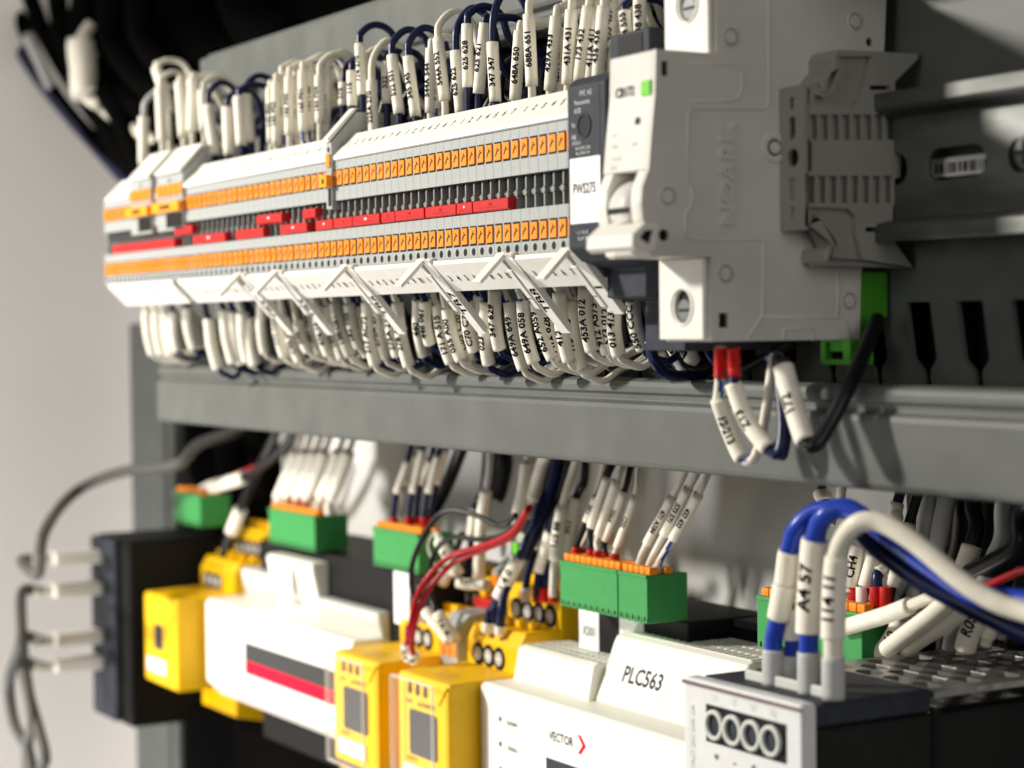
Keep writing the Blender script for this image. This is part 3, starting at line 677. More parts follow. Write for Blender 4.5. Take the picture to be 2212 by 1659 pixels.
# green ground terminal behind the breaker
t = thing('ground_terminal', 'green rail mounted ground terminal peeking out below the breaker', 'ground terminal', (64,50,-30))
p0 = P(1862, 586, x=58); p1 = P(1893, 700, x=58)
MB().prism('x', [(54.5,-26),(p1.y+2,-26),(p1.y+2,-38),(p1.y-2,-42),(p1.y-3,-44),(54.5,-44)], 52, 60.4, 'lime').build('housing', t, .3)
a = P(1772, 738, x=50); 
xg = 56
q0 = P(1772,740,y=48); q1 = P(1864,790,y=48)
b = MB().prism('y', rrect(q0.x,q0.x+12.5,-51.0,-44.4,.8), 48, 56, 'lime', [rrect(q0.x+2,q0.x+9.5,-49.6,-44.9,.3)])
b.box(q0.x+2.6,q0.x+8.6,49,50,-47.4,-45,'lime'); b.build('wire_clamp', t, .25)
MB().box(q0.x+1,q0.x+11,50.5,51,-50,-45,'black').build('clamp_cavity', t)

# wires hanging below the breaker
FR = [P(1556,767,y=16), P(1556,808,y=18)]
def hw(l): return [P(px, py, y=yy) for px, py, yy in l]
wire('white and blue striped wire looping under the breaker, sleeve printed 213, red collar', hw([(1556,750,16),(1556,790,17),(1555,812,18),(1551,858,20),(1551,862,20),(1573,925,23),(1605,992,24),(1632,984,25),(1650,915,27),(1668,795,30),(1672,770,32)]), 1.35, 'cwhite', [(4,6,2.25,'12-213',True)], stripe='stripe', boots=[(0,2,1.7,'ferred')])
wire('navy wire looping under the breaker, sleeve printed ZT3, red collar', hw([(1584,750,17),(1586,790,18),(1587,810,18),(1583,828,19),(1584,830,19),(1612,905,20),(1661,970,21),(1684,976,22),(1692,915,24),(1682,800,27),(1680,770,30)]), 1.6, 'navy', [(4,6,2.3,'ZT3',False,V((.35,-.93,.0)))], boots=[(0,2,1.75,'ferred')])
wire('thick black wire curving right under the breaker, sleeve printed 172', hw([(1690,775,24),(1692,792,24),(1716,880,23),(1742,955,22),(1762,960,23),(1792,915,27),(1832,838,33),(1862,772,42),(1896,690,56)]), 2.1, 'cblack', [(1,3,2.75,'172',False,V((.3,-.95,.0)))])
wire('thin navy wire with white print hanging straight under the breaker', hw([(1660,770,34),(1690,800,34),(1696,860,33),(1700,930,31),(1690,985,30),(1678,960,31)]), 1.4, 'navy', [(1.2,3,1.42,'MTW THHN',True,V((.3,-.95,.0)),'navy')])
wire('navy wire running into the duct just left of the breaker terminal', hw([(1400,735,26),(1420,790,27),(1460,812,34),(1540,800,48),(1580,770,52)]), 1.7, 'navy')
wire('short wire end in a cream sleeve printed 55 behind the dark module', hw([(1450,740,40),(1462,760,40),(1478,790,42),(1500,800,46)]), 1.5, 'cblack', [(0,2,2.4,'55',True)])
wire('second short wire end in a cream sleeve behind the dark module', hw([(1478,740,40),(1488,762,40),(1500,782,42),(1530,790,47)]), 1.5, 'cblack', [(0,2,2.4,'A',True)])
wire('striped white wire crossing behind the lower loops left of the breaker', hw([(1180,800,40),(1250,770,42),(1330,775,44),(1400,745,46),(1440,760,48)]), 1.6, 'cgrey', stripe='stripe')

# ================================================================ lower row of devices
def tabs_row(b, x0, x1, y0, y1, z, h, n, m='orange'):
    w = (x1-x0)/n
    for k in range(n): b.box(x0+k*w+.2, x0+(k+1)*w-.2, y0, y1, z, z+h, m)
def green_conn(x0, x1, label, y0=85, z0=-142.2, z1=-125.6, dep=17, n=None):
    n = n or max(2, round((x1-x0)/3.8)); t = thing('plug_connector', label, 'connector', (x0,y0,z0), 'green plug connectors')
    MB().box(x0, x1-.2, y0, y0+dep, z0, z1, 'green').box(x0, x1-.2, y0-.5, y0+1, z1-1.2, z1+.2, 'green').build('housing', t, .35)
    b = MB(); w = (x1-x0)/n
    for k in range(n): b.box(x0+k*w+w*.35, x0+k*w+w*.62, y0-.06, y0, z0+.7, z0+2.3, 'black'); b.box(x0+k*w+w*.9, x0+k*w+w, y0-.06, y0, z0, z0+1.8, 'black')
    b.build('key_slots', t)
    b = MB(); tabs_row(b, x0+.4, x1-.4, y0+1.4, y0+5, z1, 2.6, n); tabs_row(b, x0+.4, x1-.4, y0+8, y0+11, z1, 2.2, n); b.build('release_tab', t, .25)
    return t
green_conn(-144, -105.6, 'longer green connector with six red ferrules above the X301 sticker')
green_conn(-105.2, -87, 'shorter green connector with three white wires, beside the longer one')
green_conn(-298, -255.5, 'green connector with navy wires behind the red and black wire loop')
green_conn(-411, -358, 'blurred green connector above the left white controller')
green_conn(-538, -500, 'blurred dark green connector at the far left by the grey duct')
green_conn(-25.6, 25.2, 'green connector behind the blue wires of the power supply')

def wires_in(specs, grp):
    for (lab_, pts, r, m, sl_, bo, stp) in specs: wire(lab_, pts, r, m, sl_, grp, stp, boots=bo)
def C4(x, y): return (784.8+.3153*x, 915.6+.3153*y)       # crop of the middle wires
def W4(l, yy): return [P(*C4(a, b), y=yy+d) for a, b, d in l]
# wires into the two right hand green connectors
def conn_wire(label, base, s0, s1, top, yy, m, txt, collar='ferred', stripe=None, r=1.15, rs=1.7, dn=False):
    bz = P(*C4(*base), y=yy); b0 = bz+V((0,0,-3)); 
    p_ = [b0, bz+V((0,0,3.2)), P(*C4(*s0), y=yy+1), P(*C4(*s1), y=yy+3), P(*C4(*top), y=yy+6), P(*C4(*top), y=yy+6)+V((2,4,16))]
    wire(label, p_, r, m, [(2,3,rs,txt,dn)], 'ferruled wires of the green connectors', stripe, boots=[(0,1,1.75,collar)])
yy = 92
conn_wire('black wire of the long green connector, leftmost ferrule', (1462,900),(1530,670),(1600,500),(1700,250),yy,'cblack','251')
conn_wire('white wire of the long green connector, second ferrule from left', (1505,910),(1545,740),(1585,560),(1640,330),yy+3,'cwhite','')
conn_wire('black wire under a tall sleeve, third ferrule of the long green connector', (1560,920),(1560,710),(1675,360),(1725,240),yy,'cblack','')
conn_wire('white wire in a long cream sleeve, fourth ferrule of the long green connector', (1605,930),(1610,765),(1740,390),(1790,260),yy,'cwhite','')
conn_wire('black wire with sleeve printed 256A in the long green connector', (1655,940),(1660,800),(1790,460),(1840,260),yy+2,'cblack','256A')
conn_wire('white wire with sleeve printed 125L, rightmost ferrule of the long green connector', (1725,950),(1740,850),(1865,495),(1895,270),yy,'cwhite','125L')
for k, (bs, s0, s1, tp, tx) in enumerate((((1890,1020),(1945,820),(2120,500),(2240,250),'471 A584'),((1955,1040),(2060,760),(2230,440),(2330,250),'573 571'),((2020,1030),(2120,790),(2300,480),(2380,270),'432 432'))):
    conn_wire('%s white wire with sleeve printed %s in the shorter green connector' % (('left','middle','right')[k], tx), bs, s0, s1, tp, yy, 'cwhite', tx, 'cwhite', 'stripe' if k == 2 else None, 1.25, 1.75)
# navy wires, third connector
for k in range(6):
    bx = 210+k*52
    conn_wire('%s wire of the green connector behind the red loop, %s from left' % ('navy' if k != 1 else 'white', nth(k+1)), (bx,690), (bx+20+k*2,470-(k%2)*60), (bx+95,250-(k%3)*40), (bx+130,110), 92+(k%2)*3, 'navy' if k != 1 else 'cgrey', '', 'ferred' if k != 1 else 'cwhite')
# blurred left connector wires
def DD(l): return [P(px, py, y=yy) for px, py, yy in l]
for k, (bx, m) in enumerate(((598,'cwhite'),(618,'ferred'),(640,'ferred'),(660,'ferred'),(690,'cwhite'),(712,'cwhite'))):
    wire('blurred cream wire of the left green connector, %s from left' % nth(k+1), DD([(bx,1112,92),(bx,1085,92),(bx+18,1040,93),(bx+42,975,96),(bx+60,920,100)]), 1.7, 'cwhite', [(1.3,3,3.0,'',True)], 'blurred wires of the left connector', boots=[(0,1,2.2,m)])
for k, l in enumerate(([(480,1200,90),(500,1150,92),(520,1100,94),(560,1010,100),(600,930,104)],[(390,1110,90),(440,1060,92),(530,1030,94),(600,980,100),(640,930,104)],[(400,1080,90),(430,1060,95),(470,1045,96),(560,1010,100)])):
    wire(['blurred wire with cream sleeve above the far left yellow device', 'blurred black wire with cream sleeve, nearly level, far left', 'blurred dark red wire by the far left green connector'][k], DD(l), 2.2, ['cblack','cblack','cred'][k], [(1,2,3.4,'',True)] if k < 2 else None)
# thick dark cables going down in the middle
for k, (l, r, m) in enumerate((([(1010,930,112),(985,1000,112),(960,1060,110),(925,1130,108)],3.0,'cblack'),([(1060,930,116),(1058,1000,116),(1052,1060,114),(1040,1085,112)],3.4,'cblack'),([(1085,930,118),(1092,1000,116),(1080,1060,114),(1070,1080,112)],3.2,'cblack'),([(1215,960,112),(1195,1050,110),(1165,1130,106),(1128,1205,100)],3.0,'navy'),([(1240,960,114),(1222,1050,112),(1198,1110,110),(1180,1170,106)],2.6,'cblack'),([(1180,950,120),(1175,1040,120),(1150,1100,118),(1140,1150,118)],3.0,'cblack'))):
    wire('%s cable coming down behind the duct, %s from left in the middle bay' % ('thick black' if m == 'cblack' else 'thick navy', nth(k+1)), DD(l), r, m, group='thick cables in the middle bay')
SLV = [([(1060,930,104),(1057,1010,103),(1050,1060,102),(1040,1130,101),(1034,1250,100)],'cgrey','',2,4,'white wire with a cream sleeve behind the black wire arcs'),
 ([(1145,960,108),(1138,1000,108),(1130,1060,106),(1118,1110,104),(1112,1150,103)],'cgrey','',1,3,'blurry cream sleeved wire hanging from the duct, middle bay'),
 ([(1190,960,108),(1172,1000,108),(1150,1080,106),(1140,1120,104)],'cwhite','',0,2,'wide cream sleeved wire hanging from the duct beside the thick navy cable'),
 ([(1256,960,106),(1240,1010,105),(1215,1095,103),(1198,1210,101),(1194,1290,100)],'cwhite','88 571',2,3,'white wire with long cream sleeve printed 88 571 over a red collar'),
 ([(1265,980,110),(1262,1040,109),(1245,1075,108),(1216,1200,105)],'cblack','125',2,3,'black wire with a sleeve printed 125 left of the long green connector'),
 ([(1222,1080,106),(1205,1105,106),(1190,1150,104),(1165,1235,102),(1160,1290,101)],'navy','',2,3,'navy wire with slanted cream sleeve above the yellow device tabs'),
 ([(1030,1090,108),(1026,1100,108),(1020,1160,107),(1010,1240,106)],'navy','',1,2,'navy wire with cream sleeve between the two yellow devices')]
for l, m, tx, i0, i1, lb in SLV: wire(lb, DD(l), 1.6, m, [(i0,i1,2.5,tx,True)])

# black controller back and the white PLC
t = thing('controller', 'white controller with slotted top and PLC563 sticker, right of the yellow devices', 'controller', (-178,70,-197))
MB().box(-150, -86.5, 101.5, 138, -172, -142.8, 'black').build('rear_housing', t, .8)
b = MB().prism('x', [(70,-175.5),(71.5,-173.8),(138,-173.8),(138,-222),(71.5,-222),(70,-220)], -178.2, 36, 'pwhite'); b.build('front_housing', t, .9, 3)
def vent(b, x0, x1, y0, y1, z, rows, pitch=3.9, w=2.1):
    H = []; rl_ = (y1-y0)/rows
    for r in range(rows):
        x = x0+2
        while x < x1-2.5: H.append([(x, y0+r*rl_+.9),(x+w, y0+r*rl_+.9),(x+w, y0+(r+1)*rl_-.9),(x, y0+(r+1)*rl_-.9)]); x += pitch
    b.prism('z', [(x0,y0),(x1,y0),(x1,y1),(x0,y1)], z-.33, z, 'pwhite', H); b.box(x0+.5, x1-.5, y0+.5, y1-.5, z-.39, z-.34, 'rib')
b = MB().prism('x', [(82.2,-173.9),(84.6,-162),(85.8,-160.9),(108,-160.9),(108,-173.9)], -174.5, -121, 'pwhite'); b.build('left_shoulder', t, .7, 3)
b = MB(); vent(b, -173.5, -121.5, 86.5, 101, -160.55, 3); b.build('shoulder_vent', t, .2)
b = MB().prism('x', [(84.3,-173.9),(92.8,-153.0),(94.0,-151.0),(96,-150.0),(120,-150.0),(120,-173.9)], -120.6, -42, 'pwhite'); b.build('raised_hood', t, 1.2, 3)
b = MB(); vent(b, -117, -44, 96.5, 119.5, -149.7, 3); b.build('hood_vent', t, .2)
b = MB().prism('x', [(85,-173.9),(93,-157),(95,-155.6),(116,-155.6),(116,-173.9)], -41.6, 34, 'pwhite'); b.build('right_shoulder', t, 1.0, 3)
# sticker on the hood (follows the sloped face)
def hood(xx, zz): return V((xx, 80.4+(zz+150)*(-5.2/23.9)*-1*-1 if False else 84.3+(zz+173.9)*(8.5/20.9), zz))
slope = V((0,8.5,20.9)).normalized(); nrm = V((0,-20.9,8.5)).normalized()
c = hood(-96, -163.2)
f = lambda a, b_, h: c+V((1,0,0))*a+slope*b_+nrm*h
b = MB().prism('x', [(-14.5,-7.6),(15.0,-7.6),(15.0,7.6),(-14.5,7.6)], .03, .12, 'paper', mp=f); b.text('PLC563', 8.2, f(0,.8,.16), (1,0,0), slope, 'inkg', .93); b.build('name_sticker', t)
b = MB()
y_ = 69.93
for s_, zz in (('System',-187.0),('Status 1',-196.4),('Status 2',-205.8)):
    b.cyl((-163.2,70,zz+1.4),(0,-1,0),1.1,.12,'inkg',18); b.text(s_, 3.1, (-154.4 if s_ == 'System' else -153.6, y_, zz+1.2), (1,0,0), (0,0,1), 'inkg', .92)
b.build('status_print', t)
b = MB().text('VECTOR', 4.6, (-120.2, y_, -185.6), (1,0,0), (0,0,1), 'ink', .92)
xc, zc = -107.6, -185.6
b.prism('y', [(xc-1.4,zc+3.3),(xc+.6,zc+3.3),(xc+3.9,zc),(xc+.6,zc-3.3),(xc-1.4,zc-3.3),(xc+1.7,zc)], y_-.05, y_, 'redlogo'); b.build('maker_print', t)
b = MB().prism('y', [(-130.5,-194),(-60,-194),(-60,-216),(-130.5,-216)], 69.9, 69.97, 'dark'); b.text('CANoe', 4, (-117,69.86,-198.5), (1,0,0), (0,0,1), 'paper'); b.build('dark_print_panel', t)
_a = P(1251,1350,y=101.2).x; _b = P(1293,1350,y=101.2).x
MB().prism('y', rrect(_a,_b,-166,-144.2,.3), 101.2, 101.45, 'paper').text('X301', 5.0, ((_a+_b)/2,101.16,P(1268,1362,y=101.2).z), (1,0,0), (0,0,1), 'inkg', .85).build('connector_sticker', t)
_a = P(1338,1350,y=101.2).x; _b = P(1390,1350,y=101.2).x
MB().prism('y', rrect(_a,_b,-160,-144.2,.3), 101.2, 101.45, 'paper').build('connector_sticker', t)

# left white controller
t = thing('controller', 'blurred white controller with a grey and red display band, left of yellow devices', 'controller', (-457,70,-197))
MB().box(-430, -255, 88.5, 138, -240, -142.8, 'black').build('rear_housing', t, .8)
MB().prism('x', [(70,-175),(71.5,-173),(138,-173),(138,-222),(78,-222),(70,-214)], -457, -290, 'pwhite').build('front_housing', t, 1.0, 3)
MB().prism('x', [(85,-173),(82,-158),(83.5,-156.8),(116,-156.8),(116,-173)], -440, -405, 'lgrey').build('left_shoulder', t, .8)
MB().prism('x', [(85,-173),(80,-148),(81.5,-146.4),(116,-146.4),(116,-173)], -404, -352, 'pwhite').build('raised_hood', t, 1.0)
MB().prism('x', [(85,-173),(82.5,-163),(83.5,-162),(130,-162),(130,-173)], -351, -290, 'lgrey').build('right_shoulder', t, .8)
a = P(530,1408,y=70).x
MB().box(a, -292, 69.7, 69.9, -197, -188.5, 'inkg').build('grey_display_band', t)
MB().box(a, -292, 69.65, 69.9, -203.5, -197.1, 'redlogo').build('red_display_band', t)
b = MB().prism('y', rrect(-385,-372,-166,-150,.3), 78.9, 79.3, 'paper').text('VECTOR', 3.6, (-396,69.9,-181), (1,0,0), (0,0,1), 'inkg'); b.build('name_print', t)
b = MB().prism('y', rrect(-285,-271,-166,-143.5,.3), 88.2, 88.4, 'paper').text('X3', 4, (-278,88.15,-154), (1,0,0), (0,0,1), 'inkg'); b.build('connector_sticker', t)

# yellow insulation monitors
def yellow_device(x0, label, name_txt, cover=True, far=False, W_=41.0):
    x1 = x0+W_; t = thing('insulation_monitor', label, 'monitor relay', (x0,57,-197), 'yellow monitoring relays')
    MB().prism('x', [(57,-176),(57.8,-174.2),(88,-173.4),(88,-220),(57.8,-220),(57,-218.4)], x0, x1, 'yellow').build('nose', t, .8, 3)
    MB().prism('x', [(88,-174),(88,-163.8),(91.5,-157.8),(104,-157.2),(108,-157.6),(108,-240),(88,-236)], x0+.3, x1-.3, 'yellow').build('middle_tier', t, .7, 3)
    MB().prism('x', [(107,-160),(107,-147.5),(110,-143.4),(124,-143),(137,-143),(137,-252),(107,-250)], x0+.1, x1-.1, 'yellow').build('rear_tier', t, .7, 3)
    b = MB()
    for k in range(4): b.box(x0+4+k*9, x0+10+k*9, 96, 99, -157.3, -154.6, 'yellow')
    b.box(x0+4, x1-3, 100, 103, -157.3, -155.6, 'yellow')
    for k in range(4): b.box(x0+5+k*10.4, x0+11+k*10.4, 114, 117, -143.1, -139.6, 'yellow')
    b.build('release_tab', t, .4)
    b = MB()
    def rings(n, xa, st, yy, zz):
        for k in range(n):
            cx = xa+k*st; b.cyl((cx,yy,zz),(0,-1,0),4.6,.25,'black',28); b.cyl((cx,yy-.2,zz),(0,-1,0),2.7,.35,'cgrey',24); b.box(cx-1.8,cx+1.8,yy-.62,yy-.55,zz-.25,zz+.25,'paper')
    rings(3, x0+9.5, 8.2, 88, -169.2); rings(4, x0+7.5, 8.6, 107, -153.2)
    b.build('clamp_screw', t)
    b = MB(); sl2 = V((0,3.5,6)).normalized()
    for k, s_ in enumerate(('AK1','GND','AK2')): b.text(s_, 2.6, (x0+9.5+k*8.2, 89.2, -161.4), (1,0,0), sl2, 'brown', .85)
    b.build('printed_markings', t); b = MB()
    for k, s_ in enumerate(('L1','L2','A1','A2')): b.text(s_, 2.6, (x0+8.5+k*8.6, 108, -146), (1,0,0), V((0,3,4.1)), 'brown', .85)
    b.build('printed_markings', t); b = MB()
    for k in range(3): b.text('AC Monitor 0...400V ~', 1.7, (x0+26-k*2, 62.5+k*3, -173.9+.45+k*.1), (1,0,0), (0,1,.03), 'brown', .9)
    b.build('rating_text', t)
    if far:
        MB().box(x0+14, x0+27, 56.8, 57, -202, -189, 'screen').build('display', t); MB().box(x0+4, x0+30, 56.6, 56.9, -214, -207, 'paper').build('name_sticker', t); return t
    b = MB()
    for k in range(3):
        cx = x0+10.0+k*6.4
        b.prism('y', [(cx,-176.8)]+[(cx+1.5*math.cos(math.radians(a)), -180.2+1.7*math.sin(math.radians(a))) for a in range(30,-211,-24)], 56.3, 57, 'brown')
    b.build('button', t, .15)
    b = MB(); b.text('BENDER', 2.0, (x0+9, 56.93, -184.8), (1,0,0), (0,0,1), 'brown', .8); b.text('isoCHA425HV', 2.9, (x0+23.4, 56.93, -184.8), (1,0,0), (0,0,1), 'ink', .82)
    b.text('ISOMETER', 2.2, (x0+11, 56.93, -207.2), (1,0,0), (0,0,1), 'brown', .9); b.build('front_print', t)
    MB().prism('y', rrect(x0+9.2,x0+32.0,-205.4,-187.6,1.8), 56.75, 56.95, 'screen').build('display', t)
    z_ = -212.2
    b = MB().prism('y', rrect(x0+4.5,x0+30,z_-3.6,z_+2.6,.3), 56.3, 56.5, 'paper').text(name_txt, 5.0, (x0+17, 56.26, z_-.6), (1,0,0), (0,0,1), 'inkg', .82); b.build('name_sticker', t)
    # clear hinged cover: thin open shell with visible rims
    xa, xb = x0+2.2, x0+37.4; za, zb_ = -219.5, -174.6
    o_ = MB().prism('y', rrect(xa+.1, xb-.1, za+.1, zb_-.1, 1.4), 52.2, 52.5, 'clear').build('clear_cover', t)
    MB().prism('y', rrect(xa, xb, za, zb_, 1.6), 51.8, 53.0, 'crim', [rrect(xa+1.0, xb-1.0, za+1.0, zb_-1.0, 1.0)]).build('cover_rim', o_, .3)
    MB().prism('y', rrect(xa+.02, xb-.02, za+.02, zb_-.02, 1.6), 53.05, 56.9, 'clear', [rrect(xa+.5, xb-.5, za+.5, zb_-.5, 1.2)]).build('cover_skirt', o_)
    MB().prism('y', [(x1-8,-183),(x1-7,-183),(x1-.6,-176),(x1-.6,-175.2),(x1-1.6,-175.2)], 56.2, 56.9, 'yellow').build('corner_rib', t, .15)
    return t
yellow_device(-220.5, 'sharp yellow monitoring relay touching the white PLC563 controller, under clear cover', 'DV680')
yellow_device(-280, 'yellow monitoring relay with the DV679 sticker under a clear cover', 'DV679')
yellow_device(-509, 'blurred yellow monitoring relay at the far left beside the network switch', '', far=True, W_=46)
# small grey and orange terminals between the yellow relays
for k in range(3):
    xa = -240+k*5.0
    t = thing('small_terminal', 'small grey terminal with orange levers between the yellow relays, %s from left' % nth(k+1), 'terminal block', (xa,90,-170), 'small terminals between the yellow relays')
    b = MB().prism('x', [(86,-200),(86,-162),(92,-156),(108,-155),(111,-150),(111,-141),(118,-135),(137,-135),(137,-200)], xa+.1, xa+4.9, 'grey'); 
    for yq, zq in ((86,-164.0),(86,-177),(111,-150)): b.prism('y', [(xa+1,zq-1.5),(xa+4,zq-1.5),(xa+2.5,zq+1.6)], yq-.05, yq, 'black')
    b.build('housing', t, .2)
    MB().box(xa+.8, xa+4.2, 85.4, 86, -173, -167, 'orange').build('release_lever', t, .2)
    MB().box(xa+.8, xa+4.2, 110.4, 111, -147, -142, 'orange').build('release_lever', t, .2)
b = MB().box(-241, -225.5, 103, 108, -154.8, -151.2, 'red').box(-238,-228,102.9,103,-153.4,-152.8,'cred')
tag(b.build('plug_in_jumper', bevel=.4, origin=(-240,103,-153)), 'red jumper between the two sharp yellow relays', 'jumper bridge')
t = thing('rail_end_clamp', 'light grey rail clamp with green and grey tabs behind the yellow relays', 'end clamp', (-226,112,-140))
MB().box(-246, -222, 122, 136, -146, -124, 'lgrey').build('body', t, .8)
b = MB(); [b.box(-245+k*5, -241+k*5, 118, 122, -136, -129, ('cgrey','cgrey','lgreen')[k]) for k in range(3)]; b.build('tab', t, .3)

# red and black twisted leads with sleeves
R1 = hw([(1140,1100,80),(1105,1150,82),(1040,1180,80),(975,1200,76),(930,1240,70),(900,1290,66),(885,1360,64),(878,1392,64),(884,1425,66)])
wire('dark red lead looping over the yellow relays into a sleeve, left of the pair', R1, 1.15, 'cred', [(7,8,2.3,'AA',True)])
R2 = hw([(1145,1095,82),(1110,1155,84),(1050,1185,82),(985,1212,78),(940,1255,73),(912,1300,68),(893,1360,65),(890,1400,64),(897,1430,66)])
wire('dark red lead looping over the yellow relays into a sleeve, right of the pair', R2, 1.15, 'cred', [(7.4,8,2.3,'B',True)])
wire('black lead arching high in front of the green connector to the yellow relay', hw([(1115,1112,84),(1080,1135,82),(1020,1110,80),(960,1105,76),(920,1150,72),(893,1210,70),(888,1260,70),(895,1300,72),(905,1345,74)]), 1.1, 'cblack', [(7.6,8,2.2,'',True)])
wire('black lead arching low in front of the green connector to the yellow relay', hw([(1130,1118,84),(1090,1155,84),(1030,1165,82),(980,1160,80),(945,1185,78),(930,1230,76),(932,1290,76),(945,1325,76),(985,1385,80)]), 1.1, 'cblack', [(7,8,2.5,'7A A',True)])
wire('second angled cream sleeve on a black lead leaning on the small terminals', hw([(905,1260,78),(908,1300,76),(920,1320,76),(945,1350,78),(972,1385,80)]), 1.1, 'cblack', [(2,4,2.5,'',True)])
wire('thin yellowish bare wire curling behind the red leads', hw([(940,1145,86),(925,1180,84),(945,1225,82),(985,1245,80),(1000,1260,82)]), .5, 'sleeve2')
wire('white wire with angled cream sleeve crossing behind the black leads', hw([(990,1240,92),(965,1195,90),(950,1170,90),(945,1150,90)]), 1.5, 'cwhite', [(0,2,2.6,'84',True)])
wire('white wire with slanted cream sleeve above the rear yellow tier', hw([(935,1290,96),(955,1260,96),(975,1215,98),(1000,1150,100)]), 1.4, 'cblack', [(1,2,2.6,'',True)])
wire('white level sleeve lying over the small terminals, open end to the left', hw([(990,1258,88),(1010,1262,90),(1052,1264,94)]), 1.3, 'cwhite', [(0,2,2.3,'',True)])
# wires of the sharp yellow relay
wire('navy wire with big slanted sleeve printed 140 above the sharp yellow relay', hw([(1052,1365,88),(1054,1345,88),(1060,1318,89),(1078,1290,90),(1120,1205,94),(1150,1140,100),(1180,1060,108)]), 1.7, 'navy', [(3,4,3.0,'1 4 0',True)], boots=[(0,1,2.1,'white')])
wire('navy wire, right of the pair under the big slanted sleeve, white collar', hw([(1080,1372,88),(1080,1352,88),(1084,1320,88),(1086,1296,89),(1100,1250,92)]), 1.8, 'navy', boots=[(0,1,2.1,'white')])
wire('navy wire between the two white collars of the sharp yellow relay', hw([(1067,1366,90),(1067,1346,90),(1070,1320,90),(1080,1280,92)]), 1.5, 'navy', boots=[(0,1,1.9,'white')])
for k, (bx, m) in enumerate(((1136,'navy'),(1160,'cblack'),(1176,'navy'),(1195,'cwhite'))):
    wire('wire with %s collar behind the yellow tabs, %s from left' % ('white' if k == 0 else 'red', nth(k+1)), hw([(bx,1300,103),(bx,1270,103),(bx+6,1235,104),(bx+20,1190,105)]), 1.5, m, boots=[(0,1,2.0,'white' if k == 0 else 'ferred')])

# black rail carrier to the right of the green connectors
t = thing('rail_carrier', 'black slotted rail carrier behind the controller, right of the green connectors', 'mounting rail', (-85,112,-150))
MB().prism('z', [(-86,120.5),(40,120.5),(40,137),(-86,137)], -146, -143.2, 'dark', [rrect(-40,-34,126,128,.4), rrect(-6,0,130,132,.4)]).build('slotted_top', t, .5)
MB().box(-86, 40, 120.5, 122, -165, -146.2, 'black').build('front_lip', t)
wire('orange wire end tucked behind the shorter green connector', hw([(1440,1340,108),(1460,1328,112),(1478,1322,116)]), 1.2, 'orange')

